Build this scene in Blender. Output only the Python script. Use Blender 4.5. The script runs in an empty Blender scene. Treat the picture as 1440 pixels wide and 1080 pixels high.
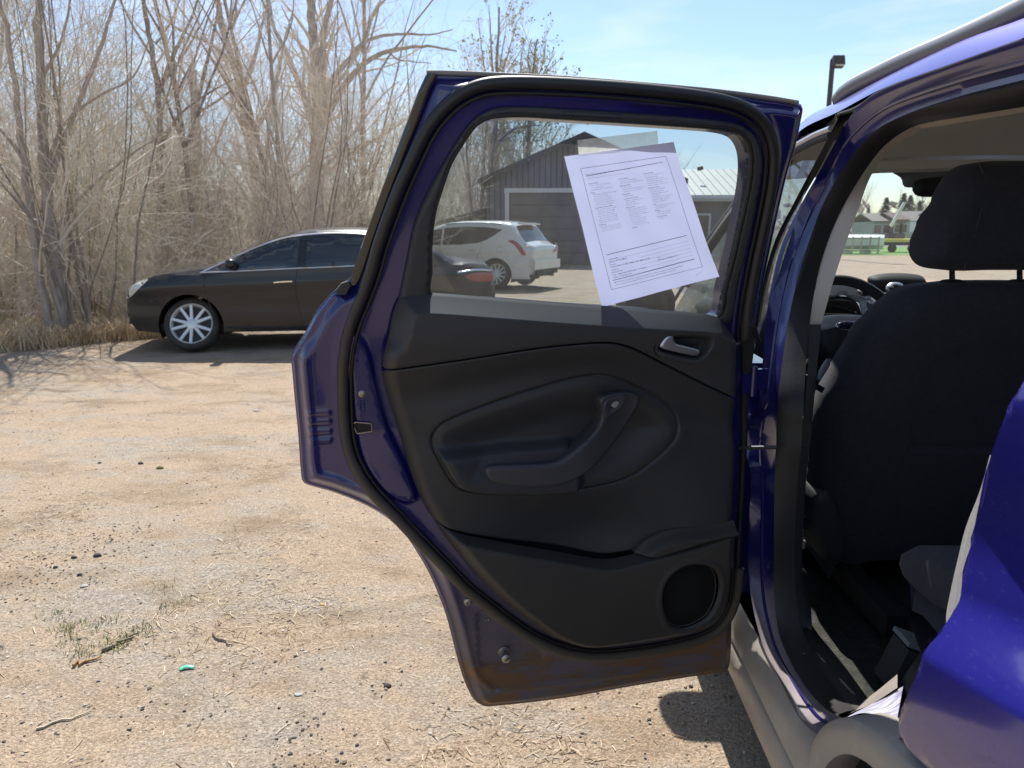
import bpy, math, random
import numpy as np
from mathutils import Vector, Matrix, noise as mnoise
from mathutils.geometry import delaunay_2d_cdt

random.seed(7); np.random.seed(7)
sc = bpy.context.scene
col = sc.collection

# ------------------------------------------------------------------ camera
CAM_H, FPX = 1.34, 1040.0          # focal length in pixels of a 1440 px wide frame
PITCH, YAW = math.atan(218 / FPX), math.radians(1.65)
cam = bpy.data.cameras.new('camera')
cam.sensor_width = 36.0
cam.lens = 36.0 * FPX / 1440
cam.clip_start, cam.clip_end = 0.05, 4000
cam.dof.use_dof = True
cam.dof.focus_distance = 1.62
cam.dof.aperture_fstop = 9.0
camo = bpy.data.objects.new('camera', cam)
camo.location = (0, 0, CAM_H)
camo.rotation_euler = (math.pi / 2 - PITCH, 0, YAW)
col.objects.link(camo)
sc.camera = camo

# ------------------------------------------------------------------ world, sun, exposure
SUN = Vector((-0.065, 0.74, 1.0)).normalized()
SUN_EL = math.asin(SUN.z); SUN_AZ = math.atan2(SUN.x, SUN.y)
w = bpy.data.worlds.new('World'); sc.world = w; w.use_nodes = True
nt = w.node_tree; nt.nodes.clear()
wo = nt.nodes.new('ShaderNodeOutputWorld'); bg = nt.nodes.new('ShaderNodeBackground')
sky = nt.nodes.new('ShaderNodeTexSky'); sky.sky_type = 'NISHITA'; sky.sun_disc = False
sky.sun_elevation = SUN_EL; sky.sun_rotation = SUN_AZ
sky.air_density = 1.0; sky.dust_density = 0.5; sky.ozone_density = 3.5; sky.altitude = 100
tc = nt.nodes.new('ShaderNodeTexCoord')
mp = nt.nodes.new('ShaderNodeMapping'); mp.inputs['Scale'].default_value = (1.3, 1.3, 7.0)
mp.inputs['Rotation'].default_value = (0.12, -0.10, 0.3)
nz = nt.nodes.new('ShaderNodeTexNoise'); nz.inputs['Scale'].default_value = 2.0
nz.inputs['Detail'].default_value = 7; nz.inputs['Roughness'].default_value = 0.55
nz.inputs['Distortion'].default_value = 0.6
cr = nt.nodes.new('ShaderNodeValToRGB'); cr.color_ramp.elements[0].position = 0.42; cr.color_ramp.elements[1].position = 0.88
mx = nt.nodes.new('ShaderNodeMixRGB'); mx.inputs[2].default_value = (6.2, 6.7, 7.2, 1)
nt.links.new(tc.outputs['Generated'], mp.inputs['Vector']); nt.links.new(mp.outputs[0], nz.inputs['Vector'])
nt.links.new(nz.outputs['Fac'], cr.inputs[0]); nt.links.new(cr.outputs[0], mx.inputs[0])
nt.links.new(sky.outputs[0], mx.inputs[1]); nt.links.new(mx.outputs[0], bg.inputs['Color'])
bg.inputs['Strength'].default_value = 0.094
nt.links.new(bg.outputs[0], wo.inputs['Surface'])

sun = bpy.data.lights.new('sun', 'SUN'); sun.energy = 4.7; sun.angle = math.radians(0.53); sun.color = (1.0, 0.955, 0.89)
suno = bpy.data.objects.new('sun', sun); suno.rotation_euler = SUN.to_track_quat('Z', 'Y').to_euler(); suno.location = (0, 0, 30)
col.objects.link(suno)
sc.view_settings.view_transform = 'Standard'; sc.view_settings.look = 'None'
sc.view_settings.exposure = 0.85; sc.view_settings.gamma = 1.0; sc.view_settings.use_curve_mapping = False
sc.render.engine = 'CYCLES'
cy = sc.cycles
cy.use_denoising = True; cy.max_bounces = 9; cy.diffuse_bounces = 4; cy.glossy_bounces = 4
cy.transparent_max_bounces = 24; cy.transmission_bounces = 6
cy.caustics_reflective = False; cy.caustics_refractive = False; cy.sample_clamp_indirect = 8.0

# ------------------------------------------------------------------ pixel helpers (1440x1080 reading of the layout)
CAMP = np.array([0, 0, CAM_H])
def ray(px, py):
    u = (px - 720) / FPX; v = (540 - py) / FPX
    y = math.cos(PITCH) + v * math.sin(PITCH); z = -math.sin(PITCH) + v * math.cos(PITCH)
    c, s = math.cos(YAW), math.sin(YAW)
    return np.array([u * c - y * s, u * s + y * c, z])
def atX(p, X): r = ray(*p); return CAMP + r * (X / r[0])
def atY(p, Y): r = ray(*p); return CAMP + r * (Y / r[1])
def atZ(p, Z): r = ray(*p); return CAMP + r * ((Z - CAM_H) / r[2])
def sstep(a, b, x):
    t = np.clip((np.asarray(x, float) - a) / (b - a), 0, 1); return t * t * (3 - 2 * t)
def gz(x, y): return -0.15 * float(sstep(2.0, 8.0, y))
def on_ground(p):
    z = 0.0
    for _ in range(12):
        q = atZ(p, z); z = gz(q[0], q[1])
    return q

# ------------------------------------------------------------------ object helpers
WM = {}
def put(name, me, parent=None, loc=None):
    o = bpy.data.objects.new(name, me); col.objects.link(o)
    if loc is not None: o.location = loc
    if parent is not None: o.parent = parent
    WM[o.name] = (WM[parent.name] if parent is not None else Matrix.Identity(4)) @ o.matrix_basis
    return o
def tag(o, label=None, cat=None, group=None, kind=None):
    if label: o['label'] = label
    if cat: o['category'] = cat
    if group: o['group'] = group
    if kind: o['kind'] = kind
    return o
def thing(name, label, cat, loc=(0, 0, 0), rz=0.0, group=None):
    o = bpy.data.objects.new(name, None); col.objects.link(o)
    o.location = loc; o.rotation_euler = (0, 0, rz); o.empty_display_size = 0.2
    WM[o.name] = Matrix.Translation(loc) @ Matrix.Rotation(rz, 4, 'Z')
    return tag(o, label, cat, group)
def mesh(name, verts, faces, mats, smooth=40, mi=None):
    me = bpy.data.meshes.new(name)
    me.from_pydata([tuple(map(float, v)) for v in verts], [], [tuple(map(int, f)) for f in faces])
    if not isinstance(mats, (list, tuple)): mats = [mats]
    for m in mats: me.materials.append(m)
    if mi is not None: me.polygons.foreach_set('material_index', np.asarray(mi, dtype=np.int32))
    me.update()
    if smooth:
        me.shade_smooth()
        if smooth < 180: me.set_sharp_from_angle(angle=math.radians(smooth))
    return me
def obj(name, verts, faces, mats, parent=None, smooth=40, world=True, mi=None):
    verts = np.asarray(verts, float).reshape(-1, 3)
    if parent is not None and world:
        M = np.array(WM[parent.name].inverted())
        verts = verts @ M[:3, :3].T + M[:3, 3]
    return put(name, mesh(name, verts, faces, mats, smooth, mi), parent)
class MB:
    """collects pieces for one mesh"""
    def __init__(s): s.v = []; s.f = []; s.n = 0; s.m = []
    def add(s, v, f, m=0):
        v = np.asarray(v, float).reshape(-1, 3); s.v.append(v); s.f += [tuple(i + s.n for i in q) for q in f]; s.n += len(v); s.m += [m] * len(f); return s
    def box(s, c, size, R=None, m=0):
        c = np.asarray(c, float); h = np.asarray(size, float) / 2
        v = np.array([(x, y, z) for x in (-1, 1) for y in (-1, 1) for z in (-1, 1)]) * h
        if R is not None: v = v @ np.asarray(R).T
        return s.add(v + c, [(0, 1, 3, 2), (4, 6, 7, 5), (0, 4, 5, 1), (2, 3, 7, 6), (0, 2, 6, 4), (1, 5, 7, 3)], m)
    def build(s, name, mats, parent=None, smooth=40, world=True):
        return obj(name, np.concatenate(s.v), s.f, mats, parent, smooth, world, s.m if isinstance(mats, (list, tuple)) else None)

def resample(pts, n=None, step=None, closed=False, smooth=True):
    """Catmull-Rom through the points, then even spacing"""
    P = np.asarray(pts, float)
    if smooth and len(P) > 2:
        out = []; N = len(P); K = 12
        for i in range(N if closed else N - 1):
            if closed: p0, p1, p2, p3 = P[i - 1], P[i], P[(i + 1) % N], P[(i + 2) % N]
            else:
                p1, p2 = P[i], P[i + 1]
                p0 = P[i - 1] if i else 2 * p1 - p2
                p3 = P[i + 2] if i + 2 < N else 2 * p2 - p1
            # centripetal-like: limit tangents on uneven spacing
            d = np.linalg.norm(p2 - p1) + 1e-9
            m1 = (p2 - p0) / (np.linalg.norm(p2 - p1) + np.linalg.norm(p1 - p0) + 1e-9) * d
            m2 = (p3 - p1) / (np.linalg.norm(p3 - p2) + np.linalg.norm(p2 - p1) + 1e-9) * d
            t = np.linspace(0, 1, K, endpoint=False)[:, None]
            out.append((2*t**3 - 3*t**2 + 1) * p1 + (t**3 - 2*t**2 + t) * m1 + (-2*t**3 + 3*t**2) * p2 + (t**3 - t**2) * m2)
        Q = np.concatenate(out + ([] if closed else [P[-1:]]))
    else: Q = P
    if closed: Q = np.concatenate([Q, Q[:1]])
    s = np.concatenate([[0], np.cumsum(np.linalg.norm(np.diff(Q, axis=0), axis=1))])
    if n is None: n = max(3, int(s[-1] / step) + 1)
    t = np.linspace(0, s[-1], n, endpoint=not closed)
    return np.stack([np.interp(t, s, Q[:, k]) for k in range(Q.shape[1])], 1)
def grid_faces(nr, nc, closed=False):
    f = []
    for i in range(nr - 1):
        for j in range(nc if closed else nc - 1):
            k = (j + 1) % nc; f.append((i*nc + j, i*nc + k, (i+1)*nc + k, (i+1)*nc + j))
    return f
def loft(curves, n=60, closed=False):
    rows = [resample(c, n, closed=closed) for c in curves]
    return np.concatenate(rows), grid_faces(len(rows), n, closed)
def frames(P, closed=False):
    T = np.gradient(P, axis=0)
    if closed: T = np.roll(P, -1, 0) - np.roll(P, 1, 0)
    T /= np.linalg.norm(T, axis=1)[:, None] + 1e-12
    return T
def tube(P, r, sides=8, closed=False, ref=(0, 0, 1), flat=1.0, caps=True):
    P = np.asarray(P, float); n = len(P); T = frames(P, closed); ref = np.asarray(ref, float)
    A = np.cross(T, ref); A /= np.linalg.norm(A, axis=1)[:, None] + 1e-12
    B = np.cross(A, T)
    r = np.broadcast_to(np.asarray(r, float), (n,))
    a = np.arange(sides) * 2 * math.pi / sides
    V = P[:, None] + (np.cos(a)[None, :, None] * A[:, None] + flat * np.sin(a)[None, :, None] * B[:, None]) * r[:, None, None]
    f = [(i*sides + j, i*sides + (j+1) % sides, ((i+1) % n)*sides + (j+1) % sides, ((i+1) % n)*sides + j) for i in range(n if closed else n - 1) for j in range(sides)]
    if caps and not closed: f += [tuple(range(sides))[::-1], tuple(range((n-1)*sides, n*sides))]
    return V.reshape(-1, 3), f
def inside(P, poly):
    x, y = P[:, 0], P[:, 1]; c = np.zeros(len(P), bool); poly = np.asarray(poly); n = len(poly)
    for i in range(n):
        x1, y1 = poly[i]; x2, y2 = poly[i - 1]
        if y1 == y2: continue
        c ^= ((y1 > y) != (y2 > y)) & (x < (x2 - x1) * (y - y1) / (y2 - y1) + x1)
    return c
def dist(P, line, closed=False):
    L = np.asarray(line, float)
    if closed: L = np.concatenate([L, L[:1]])
    D = np.full(len(P), 1e9)
    for a, b in zip(L[:-1], L[1:]):
        ab = b - a; t = np.clip(((P - a) @ ab) / (ab @ ab + 1e-15), 0, 1)
        D = np.minimum(D, np.hypot(*(P - a - t[:, None] * ab).T))
    return D
def sdf(P, poly): # positive inside
    return np.where(inside(P, poly), 1, -1) * dist(P, poly, True)
def sheet2d(outline, holes=(), spacing=0.02, feats=()):
    """triangulated 2-D region with a hole list, grid points inside"""
    loops = [np.asarray(outline, float)] + [np.asarray(h, float) for h in holes]
    pts, edges = [], []
    for L in loops:
        k = len(pts); pts += list(L); edges += [(k + i, k + (i + 1) % len(L)) for i in range(len(L))]
    lo, hi = loops[0].min(0), loops[0].max(0)
    gx, gy = np.arange(lo[0], hi[0], spacing), np.arange(lo[1], hi[1], spacing)
    G = np.stack(np.meshgrid(gx, gy), -1).reshape(-1, 2); G[:, 0] += (np.round(G[:, 1] / spacing) % 2) * spacing * .5
    ok = sdf(G, loops[0]) > spacing * .35
    for h in loops[1:]: ok &= sdf(G, h) < -spacing * .35
    G = G[ok]
    for fl in feats:
        k = len(pts); fl = np.asarray(fl); 
        okf = inside(fl, loops[0]); fl = fl[okf]
        if len(fl) < 2: continue
        G = G[dist(G, fl) > spacing * .3]
        pts += list(fl)
    pts += list(G)
    r = delaunay_2d_cdt([Vector((float(p[0]), float(p[1]))) for p in pts], edges, [], 0, 1e-7)
    V = np.array([(v.x, v.y) for v in r[0]]); Fc = [f for f in r[2]]
    cen = np.array([V[list(f)].mean(0) for f in Fc])
    ok = inside(cen, loops[0])
    for h in loops[1:]: ok &= ~inside(cen, h)
    Fc = [f for f, k in zip(Fc, ok) if k]
    used = sorted({i for f in Fc for i in f}); mp_ = {u: i for i, u in enumerate(used)}
    return V[used], [tuple(mp_[i] for i in f) for f in Fc]
def smooth_normals(o, V2, nF, P, ref, eps=.0011):
    """shade the first nF faces with the true normals of the surface P(a, z)"""
    ex, ez = np.array([eps, 0]), np.array([0, eps])
    n = np.cross(P(V2 + ex) - P(V2 - ex), P(V2 + ez) - P(V2 - ez)); n /= np.linalg.norm(n, axis=1)[:, None] + 1e-15
    n *= np.where(n @ np.asarray(ref) < 0, -1, 1)[:, None]
    me = o.data; L = len(me.loops); cn = np.zeros(L * 3, np.float32); me.corner_normals.foreach_get('vector', cn); cn = cn.reshape(-1, 3).copy()
    vi = np.zeros(L, np.int32); me.loops.foreach_get('vertex_index', vi)
    nl = sum(len(p.vertices) for p in me.polygons[:nF]); cn[:nl] = n[vi[:nl]]
    me.normals_split_custom_set([tuple(map(float, c)) for c in cn])
def wind(F, V3, ref):
    a, b, c = (np.asarray(V3[i]) for i in F[len(F) // 2][:3])
    return [tuple(f)[::-1] for f in F] if np.cross(b - a, c - a) @ np.asarray(ref) < 0 else F
def boundary(F):
    e = {}
    for f in F:
        for a, b in zip(f, f[1:] + f[:1]): e[(a, b)] = 1
    return [(a, b) for a, b in e if (b, a) not in e]
def slab(V3, F, V3b):
    """close a sheet (V3) with its back (V3b, same topology) and side walls"""
    n = len(V3); E = boundary(F)
    return np.concatenate([V3, V3b]), list(F) + [tuple(i + n for i in f[::-1]) for f in F] + [(b, a, a + n, b + n) for a, b in E]

# ------------------------------------------------------------------ materials
def mat(name, c, rough=.5, metal=0., coat=0., coat_rough=.04, spec=.5, c2=None, vscale=6., vcon=.5, bump=0., bscale=80., bdist=.002,
        vdetail=5, stretch=None, sheen=0., c3=None, c3lo=.6, c3hi=.75, c3scale=20.):
    m = bpy.data.materials.new(name); m.use_nodes = True
    n = m.node_tree.nodes; l = m.node_tree.links; b = n['Principled BSDF']
    b.inputs['Roughness'].default_value = rough; b.inputs['Metallic'].default_value = metal
    b.inputs['Coat Weight'].default_value = coat; b.inputs['Coat Roughness'].default_value = coat_rough
    b.inputs['Specular IOR Level'].default_value = spec
    if sheen: b.inputs['Sheen Weight'].default_value = sheen; b.inputs['Sheen Roughness'].default_value = .5
    b.inputs['Base Color'].default_value = (*c, 1)
    t = n.new('ShaderNodeTexCoord'); src = t.outputs['Object']
    if stretch:
        k = n.new('ShaderNodeMapping'); k.inputs['Scale'].default_value = stretch; l.new(src, k.inputs[0]); src = k.outputs[0]
    last = None
    def noise_(s, d=5, r=.6):
        q = n.new('ShaderNodeTexNoise'); q.inputs['Scale'].default_value = s; q.inputs['Detail'].default_value = d
        q.inputs['Roughness'].default_value = r; l.new(src, q.inputs['Vector']); return q.outputs['Fac']
    def ramp(f, lo, hi):
        q = n.new('ShaderNodeMapRange'); q.inputs['From Min'].default_value = lo; q.inputs['From Max'].default_value = hi; l.new(f, q.inputs[0]); return q.outputs[0]
    if c2:
        x = n.new('ShaderNodeMixRGB'); x.inputs[1].default_value = (*c, 1); x.inputs[2].default_value = (*c2, 1)
        l.new(ramp(noise_(vscale, vdetail), .5 - vcon / 2, .5 + vcon / 2), x.inputs[0]); last = x.outputs[0]
    if c3:
        x = n.new('ShaderNodeMixRGB'); x.inputs[2].default_value = (*c3, 1)
        if last: l.new(last, x.inputs[1])
        else: x.inputs[1].default_value = (*c, 1)
        l.new(ramp(noise_(c3scale, 6, .65), c3lo, c3hi), x.inputs[0]); last = x.outputs[0]
    if last: l.new(last, b.inputs['Base Color'])
    if bump:
        q = n.new('ShaderNodeBump'); q.inputs['Strength'].default_value = bump; q.inputs['Distance'].default_value = bdist
        l.new(noise_(bscale, 3), q.inputs['Height']); l.new(q.outputs[0], b.inputs['Normal'])
    return m
def glass_mat(name, tint, dust=.02, refl=1.0, specks=0.0):
    m = bpy.data.materials.new(name); m.use_nodes = True
    n = m.node_tree.nodes; l = m.node_tree.links; n.clear()
    out = n.new('ShaderNodeOutputMaterial'); tr = n.new('ShaderNodeBsdfTransparent'); tr.inputs[0].default_value = (*tint, 1)
    gl = n.new('ShaderNodeBsdfGlossy'); gl.inputs['Roughness'].default_value = .02
    fr = n.new('ShaderNodeLayerWeight'); fr.inputs[0].default_value = .5   # Schlick reflectance, the same from both sides of the pane
    pw = n.new('ShaderNodeMath'); pw.operation = 'POWER'; pw.inputs[1].default_value = 5; l.new(fr.outputs['Facing'], pw.inputs[0])
    mul = n.new('ShaderNodeMath'); mul.operation = 'MULTIPLY_ADD'; mul.inputs[1].default_value = .9 * refl; mul.inputs[2].default_value = .055 * refl; l.new(pw.outputs[0], mul.inputs[0])
    a = n.new('ShaderNodeMixShader'); l.new(mul.outputs[0], a.inputs[0]); l.new(tr.outputs[0], a.inputs[1]); l.new(gl.outputs[0], a.inputs[2])
    df = n.new('ShaderNodeBsdfDiffuse'); df.inputs[0].default_value = (.6, .58, .52, 1)
    tl = n.new('ShaderNodeBsdfTranslucent'); tl.inputs[0].default_value = (.6, .58, .52, 1)
    dd = n.new('ShaderNodeAddShader'); l.new(df.outputs[0], dd.inputs[0]); l.new(tl.outputs[0], dd.inputs[1])
    t = n.new('ShaderNodeTexCoord')
    z1 = n.new('ShaderNodeTexNoise'); z1.inputs['Scale'].default_value = 5; z1.inputs['Detail'].default_value = 8; z1.inputs['Roughness'].default_value = .7
    mk = n.new('ShaderNodeMapping'); mk.inputs['Scale'].default_value = (1, 1, .45); l.new(t.outputs['Object'], mk.inputs[0]); l.new(mk.outputs[0], z1.inputs['Vector'])
    r = n.new('ShaderNodeMapRange'); r.inputs[1].default_value = .35; r.inputs[2].default_value = .75; r.inputs[3].default_value = dust * .4; r.inputs[4].default_value = dust * 1.8
    l.new(z1.outputs['Fac'], r.inputs[0]); fac = r.outputs[0]
    if specks:
        vo = n.new('ShaderNodeTexVoronoi'); vo.inputs['Scale'].default_value = 55; l.new(mk.outputs[0], vo.inputs['Vector'])
        r2 = n.new('ShaderNodeMapRange'); r2.inputs[1].default_value = .07; r2.inputs[2].default_value = .02; r2.inputs[3].default_value = 0; r2.inputs[4].default_value = specks
        l.new(vo.outputs['Distance'], r2.inputs[0])
        ad = n.new('ShaderNodeMath'); ad.operation = 'ADD'; l.new(fac, ad.inputs[0]); l.new(r2.outputs[0], ad.inputs[1]); fac = ad.outputs[0]
    b = n.new('ShaderNodeMixShader'); l.new(fac, b.inputs[0]); l.new(a.outputs[0], b.inputs[1]); l.new(dd.outputs[0], b.inputs[2])
    l.new(b.outputs[0], out.inputs[0]); return m
def dirty_paint(name, paint, dirt, rust, zlo, zhi, scale=9., rust_z=None, amount=1.0, rough=.28, coat=.8, metal=.12, specks=0.):
    """car paint with a real layer of dried mud and rust that thins out above zlo..zhi (object z = metres above the ground)"""
    m = mat(name, paint, rough, .35, coat=.7, coat_rough=.07); n = m.node_tree.nodes; l = m.node_tree.links; b = n['Principled BSDF']
    t = n.new('ShaderNodeTexCoord'); sx = n.new('ShaderNodeSeparateXYZ'); l.new(t.outputs['Object'], sx.inputs[0])
    q = n.new('ShaderNodeTexNoise'); q.inputs['Scale'].default_value = scale; q.inputs['Detail'].default_value = 8; q.inputs['Roughness'].default_value = .68; l.new(t.outputs['Object'], q.inputs['Vector'])
    g = n.new('ShaderNodeMapRange'); g.inputs[1].default_value = zhi; g.inputs[2].default_value = zlo; g.inputs[3].default_value = 0; g.inputs[4].default_value = 1; l.new(sx.outputs[2], g.inputs[0])
    a = n.new('ShaderNodeMath'); a.operation = 'ADD'; l.new(q.outputs['Fac'], a.inputs[0]); l.new(g.outputs[0], a.inputs[1])
    f = n.new('ShaderNodeMapRange'); f.inputs[1].default_value = .62; f.inputs[2].default_value = 1.25; f.inputs[4].default_value = amount; l.new(a.outputs[0], f.inputs[0])
    x = n.new('ShaderNodeMixRGB'); x.inputs[1].default_value = (*paint, 1); x.inputs[2].default_value = (*dirt, 1); l.new(f.outputs[0], x.inputs[0]); last = x.outputs[0]
    if rust:
        q2 = n.new('ShaderNodeTexNoise'); q2.inputs['Scale'].default_value = scale * 1.7; q2.inputs['Detail'].default_value = 10; q2.inputs['Roughness'].default_value = .72
        mk = n.new('ShaderNodeMapping'); mk.inputs['Scale'].default_value = (.6, 1, 2.2); l.new(t.outputs['Object'], mk.inputs[0]); l.new(mk.outputs[0], q2.inputs['Vector'])
        g2 = n.new('ShaderNodeMapRange'); g2.inputs[1].default_value = rust_z + .10; g2.inputs[2].default_value = rust_z; g2.inputs[3].default_value = -.7; g2.inputs[4].default_value = .17; l.new(sx.outputs[2], g2.inputs[0])
        c2_ = n.new('ShaderNodeMapRange'); c2_.inputs[1].default_value = .36; c2_.inputs[2].default_value = .66; l.new(q2.outputs['Fac'], c2_.inputs[0])
        a2 = n.new('ShaderNodeMath'); a2.operation = 'ADD'; l.new(c2_.outputs[0], a2.inputs[0]); l.new(g2.outputs[0], a2.inputs[1])
        f2 = n.new('ShaderNodeMapRange'); f2.inputs[1].default_value = .48; f2.inputs[2].default_value = .80; l.new(a2.outputs[0], f2.inputs[0])
        x2 = n.new('ShaderNodeMixRGB'); x2.inputs[2].default_value = (*rust, 1); l.new(last, x2.inputs[1]); l.new(f2.outputs[0], x2.inputs[0]); last = x2.outputs[0]
        bp = n.new('ShaderNodeBump'); bp.inputs['Strength'].default_value = .5; bp.inputs['Distance'].default_value = .003; l.new(f2.outputs[0], bp.inputs['Height']); l.new(bp.outputs[0], b.inputs['Normal'])
    if specks:
        vo = n.new('ShaderNodeTexVoronoi'); vo.inputs['Scale'].default_value = 95; l.new(t.outputs['Object'], vo.inputs['Vector'])
        q3 = n.new('ShaderNodeTexNoise'); q3.inputs['Scale'].default_value = 260; q3.inputs['Detail'].default_value = 4
        mk3 = n.new('ShaderNodeMapping'); mk3.inputs['Scale'].default_value = (1, .25, 1); mk3.inputs['Rotation'].default_value = (.6, 0, 0); l.new(t.outputs['Object'], mk3.inputs[0]); l.new(mk3.outputs[0], q3.inputs['Vector'])
        a3 = n.new('ShaderNodeMath'); a3.operation = 'ADD'
        f3 = n.new('ShaderNodeMapRange'); f3.inputs[1].default_value = .05; f3.inputs[2].default_value = .02; f3.inputs[4].default_value = specks; l.new(vo.outputs['Distance'], f3.inputs[0])
        f4 = n.new('ShaderNodeMapRange'); f4.inputs[1].default_value = .60; f4.inputs[2].default_value = .78; f4.inputs[4].default_value = specks * .8; l.new(q3.outputs['Fac'], f4.inputs[0])
        l.new(f3.outputs[0], a3.inputs[0]); l.new(f4.outputs[0], a3.inputs[1])
        x3 = n.new('ShaderNodeMixRGB'); x3.inputs[2].default_value = (.45, .42, .44, 1); x3.use_clamp = True; l.new(a3.outputs[0], x3.inputs[0]); l.new(last, x3.inputs[1]); last = x3.outputs[0]
    l.new(last, b.inputs['Base Color'])
    rr = n.new('ShaderNodeMapRange'); rr.inputs[3].default_value = rough; rr.inputs[4].default_value = .75; l.new(f.outputs[0], rr.inputs[0]); l.new(rr.outputs[0], b.inputs['Roughness'])
    cc = n.new('ShaderNodeMapRange'); cc.inputs[3].default_value = coat; cc.inputs[4].default_value = .0; l.new(f.outputs[0], cc.inputs[0]); l.new(cc.outputs[0], b.inputs['Coat Weight'])
    mm = n.new('ShaderNodeMapRange'); mm.inputs[3].default_value = metal; mm.inputs[4].default_value = .0; l.new(f.outputs[0], mm.inputs[0]); l.new(mm.outputs[0], b.inputs['Metallic'])
    return m

BLUE = (.013, .012, .105)  # body blue dimmed to its shaded look; the quarter has a lit copy
M = {}
M['blue'] = mat('blue_paint', BLUE, .30, .12, coat=1., coat_rough=.05, c3=(.06, .058, .10), c3lo=.64, c3hi=.84, c3scale=38)
M['blue_lit_dusty'] = dirty_paint('blue_paint_lit_dusty', (.017, .016, .185), (.15, .14, .22), None, .35, .65, 11, amount=.22, rough=.2, specks=.06)  # base colour raised so the quarter panel looks sunlit, dust layered over it
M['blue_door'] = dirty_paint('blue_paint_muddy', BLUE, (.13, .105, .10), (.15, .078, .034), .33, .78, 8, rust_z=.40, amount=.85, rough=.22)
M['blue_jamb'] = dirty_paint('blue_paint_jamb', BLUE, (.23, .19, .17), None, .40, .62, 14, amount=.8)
M['rubber'] = mat('black_rubber', (.011, .011, .012), .5, spec=.35, c2=(.018, .016, .015), vscale=14, bump=.15, bscale=220)
M['rubber_dusty'] = dirty_paint('dusty_rubber', (.014, .014, .016), (.085, .07, .052), None, .55, 1.45, 9, amount=.8, rough=.45, coat=.0, metal=0.)
M['trim'] = mat('charcoal_plastic', (.034, .0355, .039), .52, spec=.42, c2=(.040, .0415, .044), vscale=5, c3=(.055, .053, .050), c3lo=.60, c3hi=.85, c3scale=16, bump=.35, bscale=900, bdist=.0006)
M['trim_soft'] = mat('charcoal_vinyl', (.029, .030, .032), .48, spec=.42, c3=(.046, .044, .041), c3lo=.60, c3hi=.88, c3scale=13, bump=.3, bscale=700, bdist=.0006)
M['trim_low'] = mat('lower_plastic', (.030, .0295, .0295), .55, spec=.4, c2=(.040, .036, .031), vscale=7, vcon=.35, bump=.35, bscale=900, bdist=.0006)
M['gloss'] = mat('gloss_black', (.012, .012, .013), .12, coat=.6)
M['black'] = mat('matt_black', (.012, .012, .012), .7)
M['satin'] = mat('satin_silver', (.52, .53, .58), .32, .85)
M['steel'] = mat('steel', (.45, .44, .42), .35, .9, c2=(.25, .22, .19), vscale=60)
M['chrome'] = mat('chrome', (.75, .75, .76), .10, 1.)
M['fabric'] = mat('black_seat_fabric', (.026, .028, .040), .9, spec=.2, sheen=.10, bump=.5, bscale=420, bdist=.002, c2=(.038, .040, .052), vscale=90)
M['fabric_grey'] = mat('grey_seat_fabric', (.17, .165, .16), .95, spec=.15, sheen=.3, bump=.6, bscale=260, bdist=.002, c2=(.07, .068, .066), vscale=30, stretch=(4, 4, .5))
M['carpet'] = mat('carpet', (.030, .032, .030), 1., spec=.1, bump=1., bscale=300, bdist=.004, c2=(.07, .07, .06), vscale=30, c3=(.16, .15, .12), c3lo=.6, c3hi=.8, c3scale=60)
M['beige'] = mat('beige_trim', (.55, .50, .43), .75, bump=.2, bscale=500)
M['headliner'] = mat('headliner_cloth', (.72, .69, .61), .95, spec=.1, bump=.3, bscale=500, c2=(.68, .65, .57), vscale=4)
M['clad'] = mat('grey_cladding', (.36, .325, .285), .42, spec=.5, c2=(.27, .245, .22), vscale=5, vcon=.5, bump=.2, bscale=500, c3=(.46, .41, .35), c3lo=.55, c3hi=.8, c3scale=9)
M['dash'] = mat('dash_grey', (.58, .59, .57), .45, spec=.5)
M['glass'] = glass_mat('tinted_glass', (.56, .63, .66), .030, specks=.06)
M['clear'] = glass_mat('clear_glass', (.83, .88, .85), .03)
M['paper'] = None
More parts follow.
